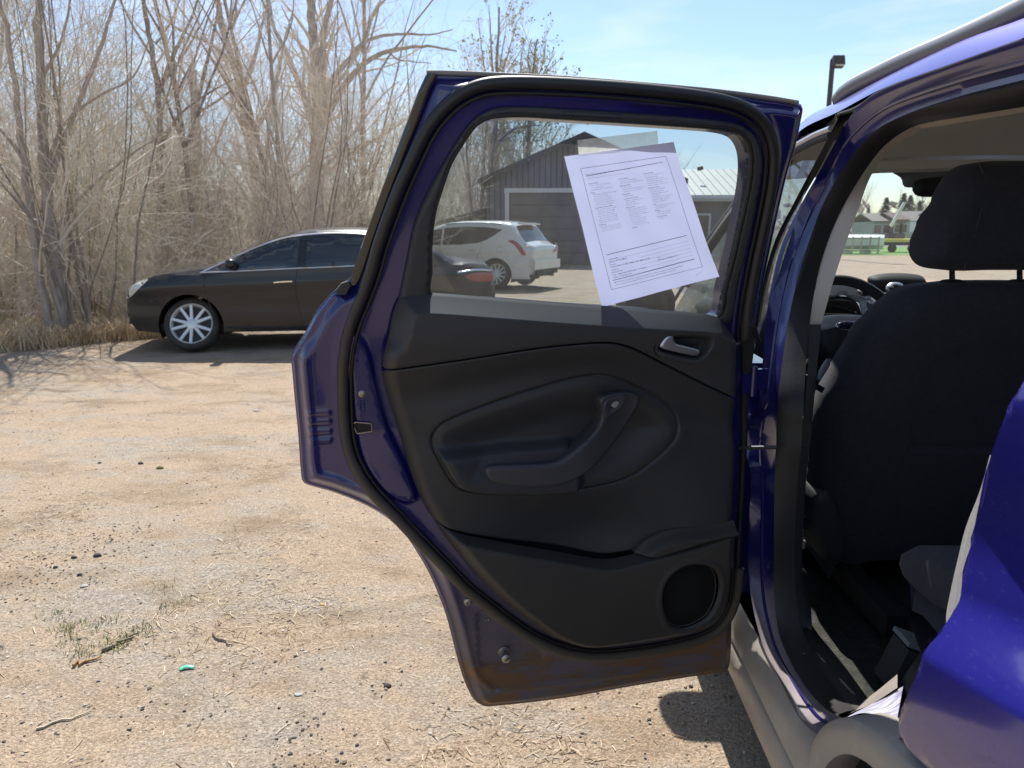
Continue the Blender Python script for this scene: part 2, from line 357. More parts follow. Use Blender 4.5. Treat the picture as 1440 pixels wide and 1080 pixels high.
# ------------------------------------------------------------------ ground
def ground_mat():
    m = bpy.data.materials.new('dirt_lot'); m.use_nodes = True
    n = m.node_tree.nodes; l = m.node_tree.links; b = n['Principled BSDF']; b.inputs['Roughness'].default_value = .95; b.inputs['Specular IOR Level'].default_value = .15
    t = n.new('ShaderNodeTexCoord'); src = t.outputs['Object']
    def nz(s, d=6, r=.6, st=None, dist_=0.):
        q = n.new('ShaderNodeTexNoise'); q.inputs['Scale'].default_value = s; q.inputs['Detail'].default_value = d; q.inputs['Roughness'].default_value = r; q.inputs['Distortion'].default_value = dist_
        if st:
            k = n.new('ShaderNodeMapping'); k.inputs['Scale'].default_value = st; k.inputs['Rotation'].default_value = (0, 0, .25); l.new(src, k.inputs[0]); l.new(k.outputs[0], q.inputs['Vector'])
        else: l.new(src, q.inputs['Vector'])
        return q.outputs['Fac']
    def rng(f, a, b_, lo=0., hi=1.):
        q = n.new('ShaderNodeMapRange'); q.inputs[1].default_value = a; q.inputs[2].default_value = b_; q.inputs[3].default_value = lo; q.inputs[4].default_value = hi; l.new(f, q.inputs[0]); return q.outputs[0]
    def mixc(f, a, c):
        x = n.new('ShaderNodeMixRGB'); l.new(f, x.inputs[0])
        for i, v in ((1, a), (2, c)):
            if isinstance(v, tuple): x.inputs[i].default_value = (*v, 1)
            else: l.new(v, x.inputs[i])
        return x.outputs[0]
    sand = mixc(rng(nz(.9, 5), .35, .65), (.375, .283, .195), (.285, .207, .135))
    grain = mixc(rng(nz(170, 3, .7), .38, .66), (.215, .160, .112), (.465, .38, .285)); 
    sand2 = n.new('ShaderNodeMixRGB'); sand2.inputs[0].default_value = .62; l.new(sand, sand2.inputs[1]); l.new(grain, sand2.inputs[2])
    gravel = mixc(rng(nz(95, 4, .7), .35, .65), (.155, .14, .122), (.41, .37, .315))
    big = n.new('ShaderNodeMath'); big.operation = 'MULTIPLY_ADD'; big.inputs[1].default_value = .55; l.new(nz(.55, 6, .62, (1, 2.6, 1), .8), big.inputs[0])
    mid = n.new('ShaderNodeMath'); mid.operation = 'MULTIPLY'; mid.inputs[1].default_value = .45; l.new(nz(3.6, 7, .68, (1, 1.8, 1)), mid.inputs[0]); l.new(mid.outputs[0], big.inputs[2])
    cmix = mixc(rng(big.outputs[0], .47, .62, 0, .92), sand2.outputs[0], gravel)
    brn = mixc(rng(nz(1.7, 7, .66, (1, 1.7, 1), .4), .50, .66, 0, .7), cmix, (.19, .138, .085))
    dark = mixc(rng(nz(5.5, 9, .72, (1, 1.4, 1)), .62, .71), brn, (.075, .066, .056))
    spk = mixc(rng(nz(42, 5, .75), .68, .73, 0, .7), dark, (.07, .06, .05))
    vo = n.new('ShaderNodeTexVoronoi'); vo.inputs['Scale'].default_value = 75; l.new(src, vo.inputs['Vector'])
    vo2 = n.new('ShaderNodeTexVoronoi'); vo2.inputs['Scale'].default_value = 165; l.new(src, vo2.inputs['Vector'])
    sv = n.new('ShaderNodeSeparateColor'); l.new(vo2.outputs['Color'], sv.inputs[0])
    grit = n.new('ShaderNodeHueSaturation'); l.new(spk, grit.inputs['Color']); l.new(rng(sv.outputs[0], 0, 1, .76, 1.27), grit.inputs['Value'])
    bri = mixc(rng(vo.outputs['Distance'], .20, .12, 0, .6), grit.outputs[0], (.47, .42, .35))
    # leaf litter under the trees, mown grass far ahead
    sx = n.new('ShaderNodeSeparateXYZ'); l.new(src, sx.inputs[0])
    att = n.new('ShaderNodeAttribute'); att.attribute_name = 'litter'
    lit = mixc(rng(nz(26, 6, .7), .36, .66), (.11, .08, .05), (.36, .285, .19))
    jit = n.new('ShaderNodeMath'); jit.operation = 'ADD'; l.new(att.outputs['Fac'], jit.inputs[0]); l.new(rng(nz(1.6, 6, .65), .3, .7, -.35, .35), jit.inputs[1])
    out_c = mixc(rng(jit.outputs[0], .35, .65), bri, lit)
    l.new(out_c, b.inputs['Base Color'])
    bp = n.new('ShaderNodeBump'); bp.inputs['Strength'].default_value = .8; bp.inputs['Distance'].default_value = .012
    s = n.new('ShaderNodeMath'); s.operation = 'ADD'; l.new(nz(120, 4, .7), s.inputs[0]); l.new(nz(18, 5, .65), s.inputs[1]); l.new(s.outputs[0], bp.inputs['Height']); l.new(bp.outputs[0], b.inputs['Normal'])
    return m
def axis(lo, hi, d0, d1, fine):   # fine spacing inside lo..hi, growing outwards to +-d1
    a = list(np.arange(lo, hi, fine)); s = fine; x = a[-1]
    while x < d1: s *= 1.17; x += s; a.append(x)
    s = fine; x = a[0]; pre = []
    while x > d0: s *= 1.17; x -= s; pre.append(x)
    return np.array(pre[::-1] + a)
def wood_edge(x):      # y of the tree line for a given x
    return np.interp(x, [-60, -14, -6.4, -5.2, -4.2, -2.4, 0, 3], [2, 7.2, 9.0, 10.2, 12.6, 17, 24, 40])
ax, ay = axis(-6, 2.2, -1500, 1500, .035), axis(1.0, 7.5, -300, 2500, .035)
X, Y = np.meshgrid(ax, ay)
Z = -.15 * sstep(2.0, 8.0, Y)
near = (np.abs(X) < 30) & (Y < 45) & (Y > -10)
idx = np.argwhere(near)
nzv = np.zeros_like(Z)
for i, j in idx:
    x, y = X[i, j], Y[i, j]
    fine = 1.0 if (-7 < x < 3 and .5 < y < 9) else 0.
    nzv[i, j] = .010 * mnoise.noise((x * .9, y * .9, 3.)) + fine * (.006 * mnoise.noise((x * 4.5, y * 4.5, 7.)) + .0035 * mnoise.noise((x * 14, y * 14, 1.)))
Z += nzv * (1 - .75 * ((X > .3) & (Y < 4)))
V = np.stack([X, Y, Z], -1).reshape(-1, 3)
M['ground'] = ground_mat()
go = obj('ground', V, grid_faces(len(ay), len(ax)), M['ground'], smooth=180); tag(go, kind='structure')
lt_ = sstep(-.9, .9, (Y - wood_edge(X))) * (X < 3)
at = go.data.attributes.new('litter', 'FLOAT', 'POINT'); at.data.foreach_set('value', lt_.reshape(-1).astype(np.float32))
def gzx(x, y):   # height of the built ground near the viewer
    z = gz(x, y)
    if abs(x) < 30 and y < 45:
        z += .010 * mnoise.noise((x * .9, y * .9, 3.))
        if -7 < x < 3 and .5 < y < 9: z += .006 * mnoise.noise((x * 4.5, y * 4.5, 7.)) + .0035 * mnoise.noise((x * 14, y * 14, 1.))
    return z
# far lawn and road beyond the lot
def strip(name, y0, y1, x0, x1, z, m):
    xs = np.linspace(x0, x1, 30); return tag(obj(name, [(x, y, z) for y in (y0, y1) for x in xs], grid_faces(2, 30), m, smooth=0), kind='structure')
strip('lawn', 44, 64, 4, 120, -.145, mat('lawn_grass', (.085, .21, .04), 1., c2=(.14, .24, .06), vscale=.8, c3=(.20, .17, .09), c3lo=.58, c3hi=.75, c3scale=.35))
strip('road', 64, 74, 4, 160, -.140, mat('road_asphalt', (.16, .155, .15), .9, c2=(.20, .19, .18), vscale=.6))
strip('far_lawn', 74, 150, 2, 220, -.136, mat('far_lawn_grass', (.085, .15, .04), 1., c2=(.14, .18, .07), vscale=.3))

# ---- loose stuff lying on the lot
rs = np.random.RandomState(3)
def scatter(n, xr, yr, key=0.0, dens=None):
    out_ = []
    while len(out_) < n:
        y = yr[0] * (yr[1] / yr[0]) ** rs.rand(); x = xr[0] + (xr[1] - xr[0]) * rs.rand()
        if dens is None or rs.rand() < dens(x, y): out_.append((x, y))
    return out_
def octa(): return np.array([(1, 0, 0), (0, 1, 0), (-1, 0, 0), (0, -1, 0), (0, 0, 1), (0, 0, -1.)]), [(0, 1, 4), (1, 2, 4), (2, 3, 4), (3, 0, 4), (1, 0, 5), (2, 1, 5), (3, 2, 5), (0, 3, 5)]
ov, of = octa()
ico = np.array([(0,0,1),(.89,0,.45),(.28,.85,.45),(-.72,.53,.45),(-.72,-.53,.45),(.28,-.85,.45),(.72,.53,-.45),(-.28,.85,-.45),(-.89,0,-.45),(-.28,-.85,-.45),(.72,-.53,-.45),(0,0,-1.)])
icf = [(0,1,2),(0,2,3),(0,3,4),(0,4,5),(0,5,1),(1,6,2),(2,7,3),(3,8,4),(4,9,5),(5,10,1),(6,7,2),(7,8,3),(8,9,4),(9,10,5),(10,6,1),(11,7,6),(11,8,7),(11,9,8),(11,10,9),(11,6,10)]
def stones(n, lo, hi, name, mats, xr=(-6, 1.2), yr=(1.35, 9), dens=None):
    q = MB()
    for x, y in scatter(n, xr, yr, dens=dens):
        s = lo * (hi / lo) ** (rs.rand() ** 2.2); R = np.array(Matrix.Rotation(rs.rand() * 6.28, 3, 'Z'))
        v = ico * (1 + rs.randn(12, 1) * .16) * (s, s * (.6 + .4 * rs.rand()), s * .5); v = v @ R.T + (x, y, gzx(x, y) + s * .15)
        q.add(v, icf, rs.randint(len(mats)))
    return tag(q.build(name, mats, None, 60), kind='stuff')
pn = lambda x, y: .25 + 1.2 * max(0, mnoise.noise((x * .8 + 5, y * .8, 9.)))
gm = [mat('pebble_tan', (.28, .215, .15), .9), mat('pebble_grey', (.20, .19, .175), .85), mat('pebble_dark', (.09, .08, .07), .85), mat('pebble_pale', (.42, .38, .32), .85), mat('pebble_sand', (.36, .28, .20), .9)]
stones(15000, .0016, .008, 'gravel', gm, dens=pn)
_cp = [(on_ground(p)[:2], r) for p, r in (((112, 788), .26), ((95, 800), .18), ((545, 962), .05), ((455, 1062), .10), ((425, 1040), .08), ((205, 1010), .05))]
def cd(x, y):
    if any(math.hypot(x - c[0], (y - c[1]) * .6) < r for c, r in _cp): return 1.0
    return .10 if mnoise.noise((x * 1.9 + 2, y * 1.9, 4.)) > .32 else .012
stones(1900, .0018, .0075, 'asphalt_crumbs', [mat('crumb_black', (.045, .042, .04), .9), mat('crumb_brown', (.09, .07, .05), .9)], dens=cd)
# dry straw
def straw(n, name, mats, xr=(-5.5, 1.0), yr=(1.35, 7), dens=None, lo=.012, hi=.06, up=.25, wd=.0016):
    q = MB()
    for x, y in scatter(n, xr, yr, dens=dens):
        L = lo + (hi - lo) * rs.rand() ** 2; a = rs.rand() * 6.28; el = up * rs.rand() ** 2; w_ = wd * (.6 + .9 * rs.rand()); k = rs.randn() * .3
        P = []
        p = np.array([x, y, gzx(x, y) + .002]); 
        for i in range(4):
            aa = a + k * i / 3; dr = np.array([math.cos(aa) * math.cos(el), math.sin(aa) * math.cos(el), math.sin(el) * (1 if i < 2 else -.3)]); P.append(p.copy()); p = p + dr * L / 3
        P = np.array(P); sd = np.array([-math.sin(a), math.cos(a), 0]) * w_
        q.add(np.concatenate([P - sd, P + sd + (0, 0, w_ * .8)]), grid_faces(2, 4), rs.randint(len(mats)))
    return tag(q.build(name, mats, None, 0), kind='stuff')
sd_ = lambda x, y: (.03 + 2.2 * max(0, mnoise.noise((x * 1.5 + 1, y * 1.5, 2.)) - .05)) * (1 if x > -2.4 else .35)
sm = [mat('straw_pale', (.50, .42, .29), .8), mat('straw_tan', (.36, .27, .16), .85), mat('straw_brown', (.18, .12, .065), .9)]
straw(8500, 'dry_straw', sm, dens=sd_, lo=.008, hi=.055, wd=.0010)

# ---- single pieces one can point at
def clod(p, r, label, m, flat=.5, name='clod', cat='clod', group=None):
    r *= .55; c = on_ground(p); z = gzx(c[0], c[1]); q = MB()
    bm_v = []; nu, nv = 7, 10
    for i in range(nu):
        for j in range(nv):
            t, ph = math.pi * i / (nu - 1), 2 * math.pi * j / nv
            d_ = np.array([math.sin(t) * math.cos(ph), math.sin(t) * math.sin(ph) * .7, math.cos(t) * flat]); d_ *= r * (1 + .35 * mnoise.noise(tuple(d_ * 2 + c * 9)))
            bm_v.append(d_)
    o = put(name, mesh(name, bm_v, grid_faces(nu, nv, True), m, 50), None, (c[0], c[1], z + r * flat * .35)); return tag(o, label, cat, group)
dk = mat('black_asphalt_lump', (.035, .033, .032), .9, bump=.6, bscale=120, c2=(.09, .08, .07), vscale=50)
bk_ = mat('brown_clod', (.16, .12, .08), .95, bump=.6, bscale=120)
gy_ = mat('grey_stone', (.30, .30, .30), .8, bump=.3, bscale=90)
for p, r, lb in (((137, 782), .030, 'black asphalt lump at the right end of the crumbled patch'), ((104, 784), .022, 'smaller black asphalt lump in the middle of the crumbled patch'), ((78, 798), .018, 'black asphalt crumb at the left of the crumbled patch'), ((112, 808), .020, 'black asphalt crumb at the bottom of the crumbled patch'), ((545, 965), .022, 'black lump on the sand below the wheel arch corner of the door'), ((198, 653), .030, 'small black stone alone on the lot left of the open door'), ((140, 652), .022, 'smaller black stone left of its twin on the bare lot')):
    clod(p, r, lb, dk, .6, 'asphalt_lump', 'asphalt lump', 'black lumps on the lot')
for p, r, lb in (((118, 824), .030, 'flat grey stone under the crumbled asphalt patch'), ((420, 977), .022, 'flat grey stone on the sand near the bottom of the frame'), ((360, 578), .045, 'flat dark stone on the gravel left of the door')):
    clod(p, r, lb, gy_, .3, 'stone', 'stone', 'flat stones on the lot')
clod((225, 660), .04, 'tuft of dry moss on the bare lot beside a black stone', mat('dry_moss', (.20, .17, .07), 1., bump=1., bscale=90), .5, 'moss_clump', 'moss')
clod((453, 852), .016, 'yellowish chip of wood lying on the sand', mat('yellow_chip', (.50, .36, .10), .7), .4, 'wood_chip', 'wood chip')
c = on_ground((263, 940)); tw = MB(); P = resample(np.array([(-.018, -.006, .004), (-.005, .004, .008), (.018, .007, .004)]), 10); tw.add(*tube(P, .0075, 8, flat=.5)); o = tw.build('plastic_scrap', mat('mint_plastic', (.10, .55, .38), .4), None)
o.location = (c[0], c[1], gzx(c[0], c[1])); tag(o, 'small mint green scrap of plastic lying on the sand', 'scrap')
# twigs
def twig(a, b, r, label, m):
    A, B = on_ground(a), on_ground(b); P = np.array([A * (1 - t) + B * t for t in np.linspace(0, 1, 8)])
    for i in range(8): P[i, 2] = gzx(P[i, 0], P[i, 1]) + r; P[i, :2] += rs.randn(2) * r * .9
    o = obj('twig', P[:1], [], m); bpy.data.objects.remove(o)
    v, f = tube(P, np.linspace(r, r * .4, 8), 6); c = P[0].copy(); o = put('twig', mesh('twig', np.array(v) - c, f, m), None, tuple(c)); tag(o, label, 'twig', 'twigs on the lot')
wm_ = mat('grey_wood', (.26, .20, .14), .9, c2=(.16, .12, .08), vscale=60)
twig((145, 915), (190, 895), .007, 'bent brown stick beside the small grass patch', wm_)
twig((105, 935), (142, 925), .006, 'short orange brown stick below the small grass patch', mat('red_wood', (.30, .17, .07), .8))
twig((297, 893), (325, 908), .005, 'pale bent twig right of the small grass patch', wm_)
twig((50, 1026), (130, 1000), .004, 'thin straight pale stalk near the bottom left corner', sm[0])
# green grass tufts
gmats = [mat('grass_green', (.12, .19, .04), .8), mat('grass_olive', (.22, .24, .07), .8)]
for p, n_, lb in (((80, 862), 26, 'sparse green grass tuft at the left of the patch'), ((98, 882), 40, 'green grass tuft with straw in the middle of the patch'), ((143, 876), 34, 'green grass tuft above the brown stick'), ((160, 905), 60, 'thickest green grass tuft beside the brown stick'), ((200, 888), 34, 'green grass tuft at the right of the patch'), ((112, 920), 30, 'green grass tuft above the orange stick'), ((243, 852), 26, 'green grass tuft standing apart on the sand'), ((232, 828), 12, 'tiny grass tuft farthest up the sand'), ((100, 900), 22, 'grass tuft low at the left of the patch')):
    c = on_ground(p); q = MB()
    for _ in range(n_ * 2):
        x, y = rs.randn(2) * .030; a = rs.rand() * 6.28; L = .010 + .022 * rs.rand(); w_ = .0012
        b0 = np.array([x, y, 0.]); t = np.array([math.cos(a) * .5, math.sin(a) * .5, .8]) * L; sdv = np.array([-math.sin(a), math.cos(a), 0]) * w_
        q.add([b0 - sdv, b0 + sdv, b0 + t * .6 + sdv * .7, b0 + t + (0, 0, -L * .12), b0 + t * .6 - sdv * .7], [(0, 1, 2, 4), (4, 2, 3)], rs.randint(2))
    o = q.build('grass_tuft', gmats, None, 0); o.location = (c[0], c[1], gzx(c[0], c[1])); tag(o, lb, 'grass tuft', 'grass tufts on the sand'); o['kind'] = 'stuff'; del o['kind']
# ------------------------------------------------------------------ trees
rt = random.Random(11)
def rv(s=1.0): return np.array([rt.gauss(0, s), rt.gauss(0, s), rt.gauss(0, s)])
def unit(v): return v / (np.linalg.norm(v) + 1e-9)
def limb(p, d, L, r, n, wob, lift, taper=.35):
    """one curved branch: points and radii"""
    P = [p]; d = unit(d); 
    for i in range(n):
        d = unit(d + rv(wob) + np.array([0, 0, lift])); P.append(P[-1] + d * L / n)
    return np.array(P), np.linspace(r, r * taper, n + 1)
def tubes(branches):
    """all branches as tubes in one vertex / face list; thin ones get three sides"""
    VV, FF, k = [], [], 0
    for P, R in branches:
        s = 7 if R[0] > .04 else (5 if R[0] > .015 else 3); n = len(P)
        T = np.gradient(P, axis=0); T /= np.linalg.norm(T, axis=1)[:, None] + 1e-9
        A = np.cross(T, (.31, .83, .47)); A /= np.linalg.norm(A, axis=1)[:, None] + 1e-9; B = np.cross(A, T)
        a = np.arange(s) * 6.2832 / s
        VV.append((P[:, None] + (np.cos(a)[None, :, None] * A[:, None] + np.sin(a)[None, :, None] * B[:, None]) * R[:, None, None]).reshape(-1, 3))
        i, j = np.meshgrid(np.arange(n - 1), np.arange(s), indexing='ij'); j2 = (j + 1) % s
        FF.append(np.stack([i*s + j, i*s + j2, (i+1)*s + j2, (i+1)*s + j], -1).reshape(-1, 4) + k); k += n * s
    return np.concatenate(VV), np.concatenate(FF)
def fast_mesh(name, V, F, m):
    me = bpy.data.meshes.new(name); nf = len(F)
    me.vertices.add(len(V)); me.vertices.foreach_set('co', V.astype(np.float32).reshape(-1))
    me.loops.add(nf * 4); me.loops.foreach_set('vertex_index', F.astype(np.int32).reshape(-1))
    me.polygons.add(nf); me.polygons.foreach_set('loop_start', np.arange(0, nf * 4, 4, dtype=np.int32))
    me.polygons.foreach_set('use_smooth', np.ones(nf, bool)); me.materials.append(m); me.update(calc_edges=True); return me
def sprout(parents, per_m, lenf, radf, ang, wob, lift, n, skip=.15, rmin=.0025, droop=0.):
    out_ = []
    for P, R in parents:
        seg = np.linalg.norm(np.diff(P, axis=0), axis=1); Lt = seg.sum(); cnt = max(1, int(per_m * Lt * (.7 + .6 * rt.random())))
        for _ in range(cnt):
            t = skip + (1 - skip) * rt.random(); i = min(int(t * (len(P) - 1)), len(P) - 2); u = t * (len(P) - 1) - i
            p = P[i] * (1 - u) + P[i+1] * u; d = unit(P[i+1] - P[i]); r = R[i] * (1 - u) + R[i+1] * u
            s = unit(np.cross(d, rv())); a = ang * (.7 + .6 * rt.random())
            L = lenf * Lt * (1.15 - .75 * t) * (.55 + .9 * rt.random())
            out_.append(limb(p, d * math.cos(a) + s * math.sin(a) - np.array([0, 0, droop]), L, max(rmin, min(r * .8, r * radf)), n, wob, lift, .3))
    return out_
M['bark_grey'] = mat('bark_grey', (.52, .455, .40), .95, bump=.8, bscale=30, bdist=.02, c2=(.30, .255, .215), vscale=9, stretch=(3, 3, .6))
M['bark_brown'] = mat('bark_brown', (.42, .355, .30), .95, bump=.8, bscale=30, bdist=.02, c2=(.19, .155, .13), vscale=9, stretch=(3, 3, .6))
M['bud'] = mat('olive_bud', (.42, .38, .16), .8, c2=(.36, .30, .17), vscale=1.5)
M['twig_pale'] = mat('twig_pale', (.76, .665, .57), .9, c2=(.62, .535, .45), vscale=2.0)
M['twig_dark'] = mat('twig_dark', (.58, .495, .415), .9, c2=(.68, .59, .50), vscale=2.5)
M['twig_olive'] = mat('twig_olive', (.54, .51, .35), .9, c2=(.48, .43, .31), vscale=2.5)

def crown_from(limbs, dens=1.0, fine=True, lift=.05, twl=1.0, rmin=.003):
    b1 = sprout(limbs, 2.4 * dens, .34, .38, .70, .10, lift, 6)
    b2 = sprout(b1, 4.2 * dens, .46 * twl, .5, .7, .13, lift, 5, rmin=rmin)
    b3 = sprout(b2, 5.5 * dens, .5 * twl, .55, .65, .15, lift * .6, 4, rmin=rmin * .8) if fine else []
    return b1 + b2 + b3
def proto_tree(h, r, spread, dens, lift, seed):
    rt.seed(seed)
    tr, R = limb(np.zeros(3), np.array([rt.gauss(0, .06), rt.gauss(0, .06), 1]), h, r, 9, .05, .04, .25)
    main = [(tr, R)]; lim = []
    for k in range(rt.randint(5, 8)):
        t = .28 + .65 * rt.random(); i = int(t * 8); a = rt.random() * 6.28
        d = np.array([math.cos(a) * spread, math.sin(a) * spread, .9]); lim.append(limb(tr[i], d, h * (.62 - .3 * t) * (.8 + .5 * rt.random()), R[i] * .62, 8, .09, lift, .2))
    return main + lim, crown_from(main[:1] + lim, dens, True, lift * .7)
def proto_stems(h, n, r, lean, dens, seed, lift=.02, droop=0.):
    rt.seed(seed); st = []
    for k in range(n):
        a = rt.random() * 6.28; s = .3 * rt.random()
        st.append(limb(np.array([math.cos(a) * s, math.sin(a) * s, 0]), np.array([math.cos(a) * lean * rt.random() * 1.6, math.sin(a) * lean * rt.random() * 1.6, 1]), h * (.55 + .6 * rt.random()), r * (.6 + .7 * rt.random()), 8, .10, lift - droop, .25))
    b1 = sprout(st, 3.4 * dens, .38, .5, .8, .14, lift, 5, rmin=.003); b2 = sprout(b1, 4.6 * dens, .5, .6, .75, .17, 0, 4, rmin=.0026)
    return st, b1 + b2
TP, SP = [], []
for i in range(5):
    a, b = proto_tree(8.0 + i % 3, .060 + .015 * (i % 3), .55 + .1 * (i % 2), .85, .06, 100 + i)
    TP.append((fast_mesh('trunk', *tubes(a), M['bark_grey' if i % 2 else 'bark_brown']), fast_mesh('crown', *tubes(b), M['twig_pale' if i % 2 else 'twig_dark'])))
for i in range(4):
    a, b = proto_stems(5.2, 7, .014, .24, 1.15, 200 + i, .04)
    SP.append((fast_mesh('stems', *tubes(a), M['bark_brown']), fast_mesh('twigs', *tubes(b), M[('twig_pale', 'twig_dark', 'twig_olive', 'twig_pale')[i]])))
BP = []
for i in range(4):
    a, b = proto_stems(2.6, 12, .009, .75, 1.25, 300 + i, -.02, .03)
    BP.append(fast_mesh('bramble', *tubes(a + b), M[('twig_pale', 'twig_dark', 'twig_pale', 'twig_olive')[i]]))
print('tree protos tris', sum(len(m.polygons) for t in TP + SP for m in t) * 2 + sum(len(m.polygons) for m in BP) * 2)
def stand(kind, parts, names, x, y, s, rz, label, cat, group, sz=None):
    o = thing(kind, label, cat, (x, y, gz(x, y) - .03), rz, group); o.scale = (s, s, sz or s)
    for nm, me in zip(names, parts): put(nm, me, o)
    return o
rt.seed(5)
def px_of(x, y):  # rough picture column, to keep the woods where they are seen
    c, s = math.cos(-YAW), math.sin(-YAW); return 720 + FPX * (x * c - y * s) / (x * s + y * c)
# woods on the left, deepening to the right
n_t = 0
while n_t < 18:
    x = -22 + 24 * rt.random(); e = float(wood_edge(x)); y = e + 3 + 13 * rt.random()
    if px_of(x, y) > 600 or px_of(x, y) < -260: continue
    if x < -3.5 and abs(px_of(x, y) - 75) < 30 and y < 13: continue
    stand('bare_tree', TP[rt.randrange(5)], ('trunk', 'crown'), x, y, .7 + .5 * rt.random(), rt.random() * 6.28, 'slender leafless tree in the woods behind the black sedan', 'tree', 'leafless trees of the woods'); n_t += 1
n_t = 0
while n_t < 46:
    x = -20 + 22 * rt.random(); e = float(wood_edge(x)); y = e + .5 + 11 * rt.random() ** 1.2
    if px_of(x, y) > 590 or px_of(x, y) < -200: continue
    stand('bare_sapling', SP[rt.randrange(4)], ('stems', 'twigs'), x, y, .65 + .65 * rt.random(), rt.random() * 6.28, 'thin many stemmed leafless sapling in the woods', 'sapling', 'saplings of the woods'); n_t += 1
for _ in range(26):      # paler growth deeper in, behind the sedan
    while True:
        x = -11 + 11.5 * rt.random(); y = float(wood_edge(x)) + 6 + 8 * rt.random()
        if 230 < px_of(x, y) < 600: break
    stand('bare_sapling', SP[(0, 2, 3)[rt.randrange(3)]], ('stems', 'twigs'), x, y, .6 + .4 * rt.random(), rt.random() * 6.28, 'thin many stemmed leafless sapling in the woods', 'sapling', 'saplings of the woods')
n_t = 0
while n_t < 90:
    x = -18 + 20 * rt.random(); e = float(wood_edge(x)); y = e + 1.5 + 7 * rt.random() ** 1.2
    if px_of(x, y) > 590 or px_of(x, y) < -150: continue
    o = put('bramble', BP[rt.randrange(4)], None, (x, y, gz(x, y) - .03)); o.rotation_euler.z = rt.random() * 6.28; s = .55 + .6 * rt.random(); o.scale = (s, s, s)
    tag(o, 'tangled bare bramble at the foot of the woods', 'bush', 'brambles of the woods'); n_t += 1

# trees one can tell apart, limbs laid out by hand
def keyed(name, label, limbs, Y, dens, barkm, twigm, depth=.6, extra=None, group=None, lift=.03, twl=1.0, seed=1, rmin=.004, base=None, buds=0):
    """limbs: [([(px,py),...], r0, r1)] read at distance Y, spread in depth"""
    rt.seed(seed); out_ = []
    foot = atY(limbs[0][0][0], Y); foot[2] = gz(foot[0], Y) - .05
    for k, (px, r0, r1) in enumerate(limbs):
        q = np.array([atY(p, Y) for p in px]); n = len(q)
        if k == 0 or px[0][1] > 440: q[0, 2] = foot[2]
        dv = (rt.random() - .5) * 2 * depth if k else 0
        q[:, 1] += dv * np.linspace(0, 1, n) * (1 if k else 0)
        P = resample(q, max(8, n * 4)); P[1:-1] += np.array([rv(.006 * np.linalg.norm(P[-1] - P[0]) * .3) for _ in range(len(P) - 2)])
        out_.append((P, np.linspace(r0, r1, len(P))))
    o = thing(name, label, 'tree', tuple(foot), 0, group)
    sh = lambda b: [(P - foot, R) for P, R in b]
    put('trunk', fast_mesh('trunk', *tubes(sh(out_)), M[barkm]), o)
    cb = sh(crown_from(out_, dens, True, lift, twl, rmin)); put('crown', fast_mesh('crown', *tubes(cb), M[twigm]), o)
    if buds:
        thin = [b for b in cb if b[1][0] < .03]; q = []
        for _ in range(buds):
            P, R = thin[rt.randrange(len(thin))]; p = P[-1 - rt.randrange(2)] + rv(.06); s = .04 + .05 * rt.random(); u, v_ = unit(rv()) * s, unit(rv()) * s; q.append([p - u, p + v_, p + u, p - v_])
        put('buds', fast_mesh('buds', np.array(q).reshape(-1, 3), np.arange(len(q) * 4).reshape(-1, 4), M['bud']), o)
    return o
Y1 = on_ground((82, 478))[1]
keyed('bare_tree', 'grey twin trunked tree at the edge of the lot left of the black sedan', [
    ([(88,480),(86,440),(80,380),(72,330),(66,270),(62,200),(58,120),(55,40),(57,-60),(60,-160)], .095, .024),
    ([(76,482),(68,440),(58,390),(52,330),(44,270),(36,200),(30,130),(20,60),(5,-30),(-15,-110)], .066, .018),
    ([(66,270),(75,220),(88,170),(105,110),(122,50),(135,-20),(150,-90)], .045, .012),
    ([(72,330),(95,285),(130,240),(165,205),(205,170)], .032, .008),
    ([(66,240),(84,180),(110,150),(140,130),(180,105),(205,40)], .03, .006),
    ([(52,330),(30,290),(10,270),(-20,250)], .03, .008), ([(44,240),(20,190),(-10,150),(-40,120)], .028, .008),
    ([(60,150),(40,90),(30,40),(25,-40)], .03, .006), ([(58,110),(80,60),(90,0),(95,-60)], .026, .006),
    ([(80,380),(110,352),(150,330),(185,312)], .018, .005), ([(86,420),(120,395),(165,390)], .012, .004)], Y1, .50, 'bark_grey', 'twig_pale', .9, seed=3, rmin=.0035)
keyed('bare_tree', 'dark trunked tree forking into a V behind the front of the black sedan', [
    ([(232,400),(230,330),(227,270),(225,200),(223,140),(216,90),(210,50),(203,0),(198,-80)], .085, .03),
    ([(224,130),(230,80),(236,40),(242,0),(250,-70)], .045, .015), ([(226,120),(240,95),(252,70),(270,30),(290,-20)], .03, .008),
    ([(228,205),(245,180),(262,164),(285,150),(310,138),(350,120)], .035, .008), ([(226,200),(205,170),(180,150),(150,140)], .03, .006),
    ([(214,80),(196,40),(185,0),(170,-50)], .026, .006), ([(220,60),(220,20),(222,-50)], .022, .006)], 14.5, .55, 'bark_brown', 'twig_dark', 1.2, seed=4)
keyed('bare_tree', 'broken topped tree stub with side limbs deep in the woods', [
    ([(280,400),(278,300),(276,200),(274,150),(271,98)], .13, .09), ([(276,150),(290,115),(305,75),(320,30),(330,-30)], .05, .012), ([(276,130),(262,100),(245,80),(230,60)], .035, .01),
    ([(276,160),(300,140),(320,120),(350,105)], .04, .01)], 17, .5, 'bark_brown', 'twig_pale', 1.2, seed=8)
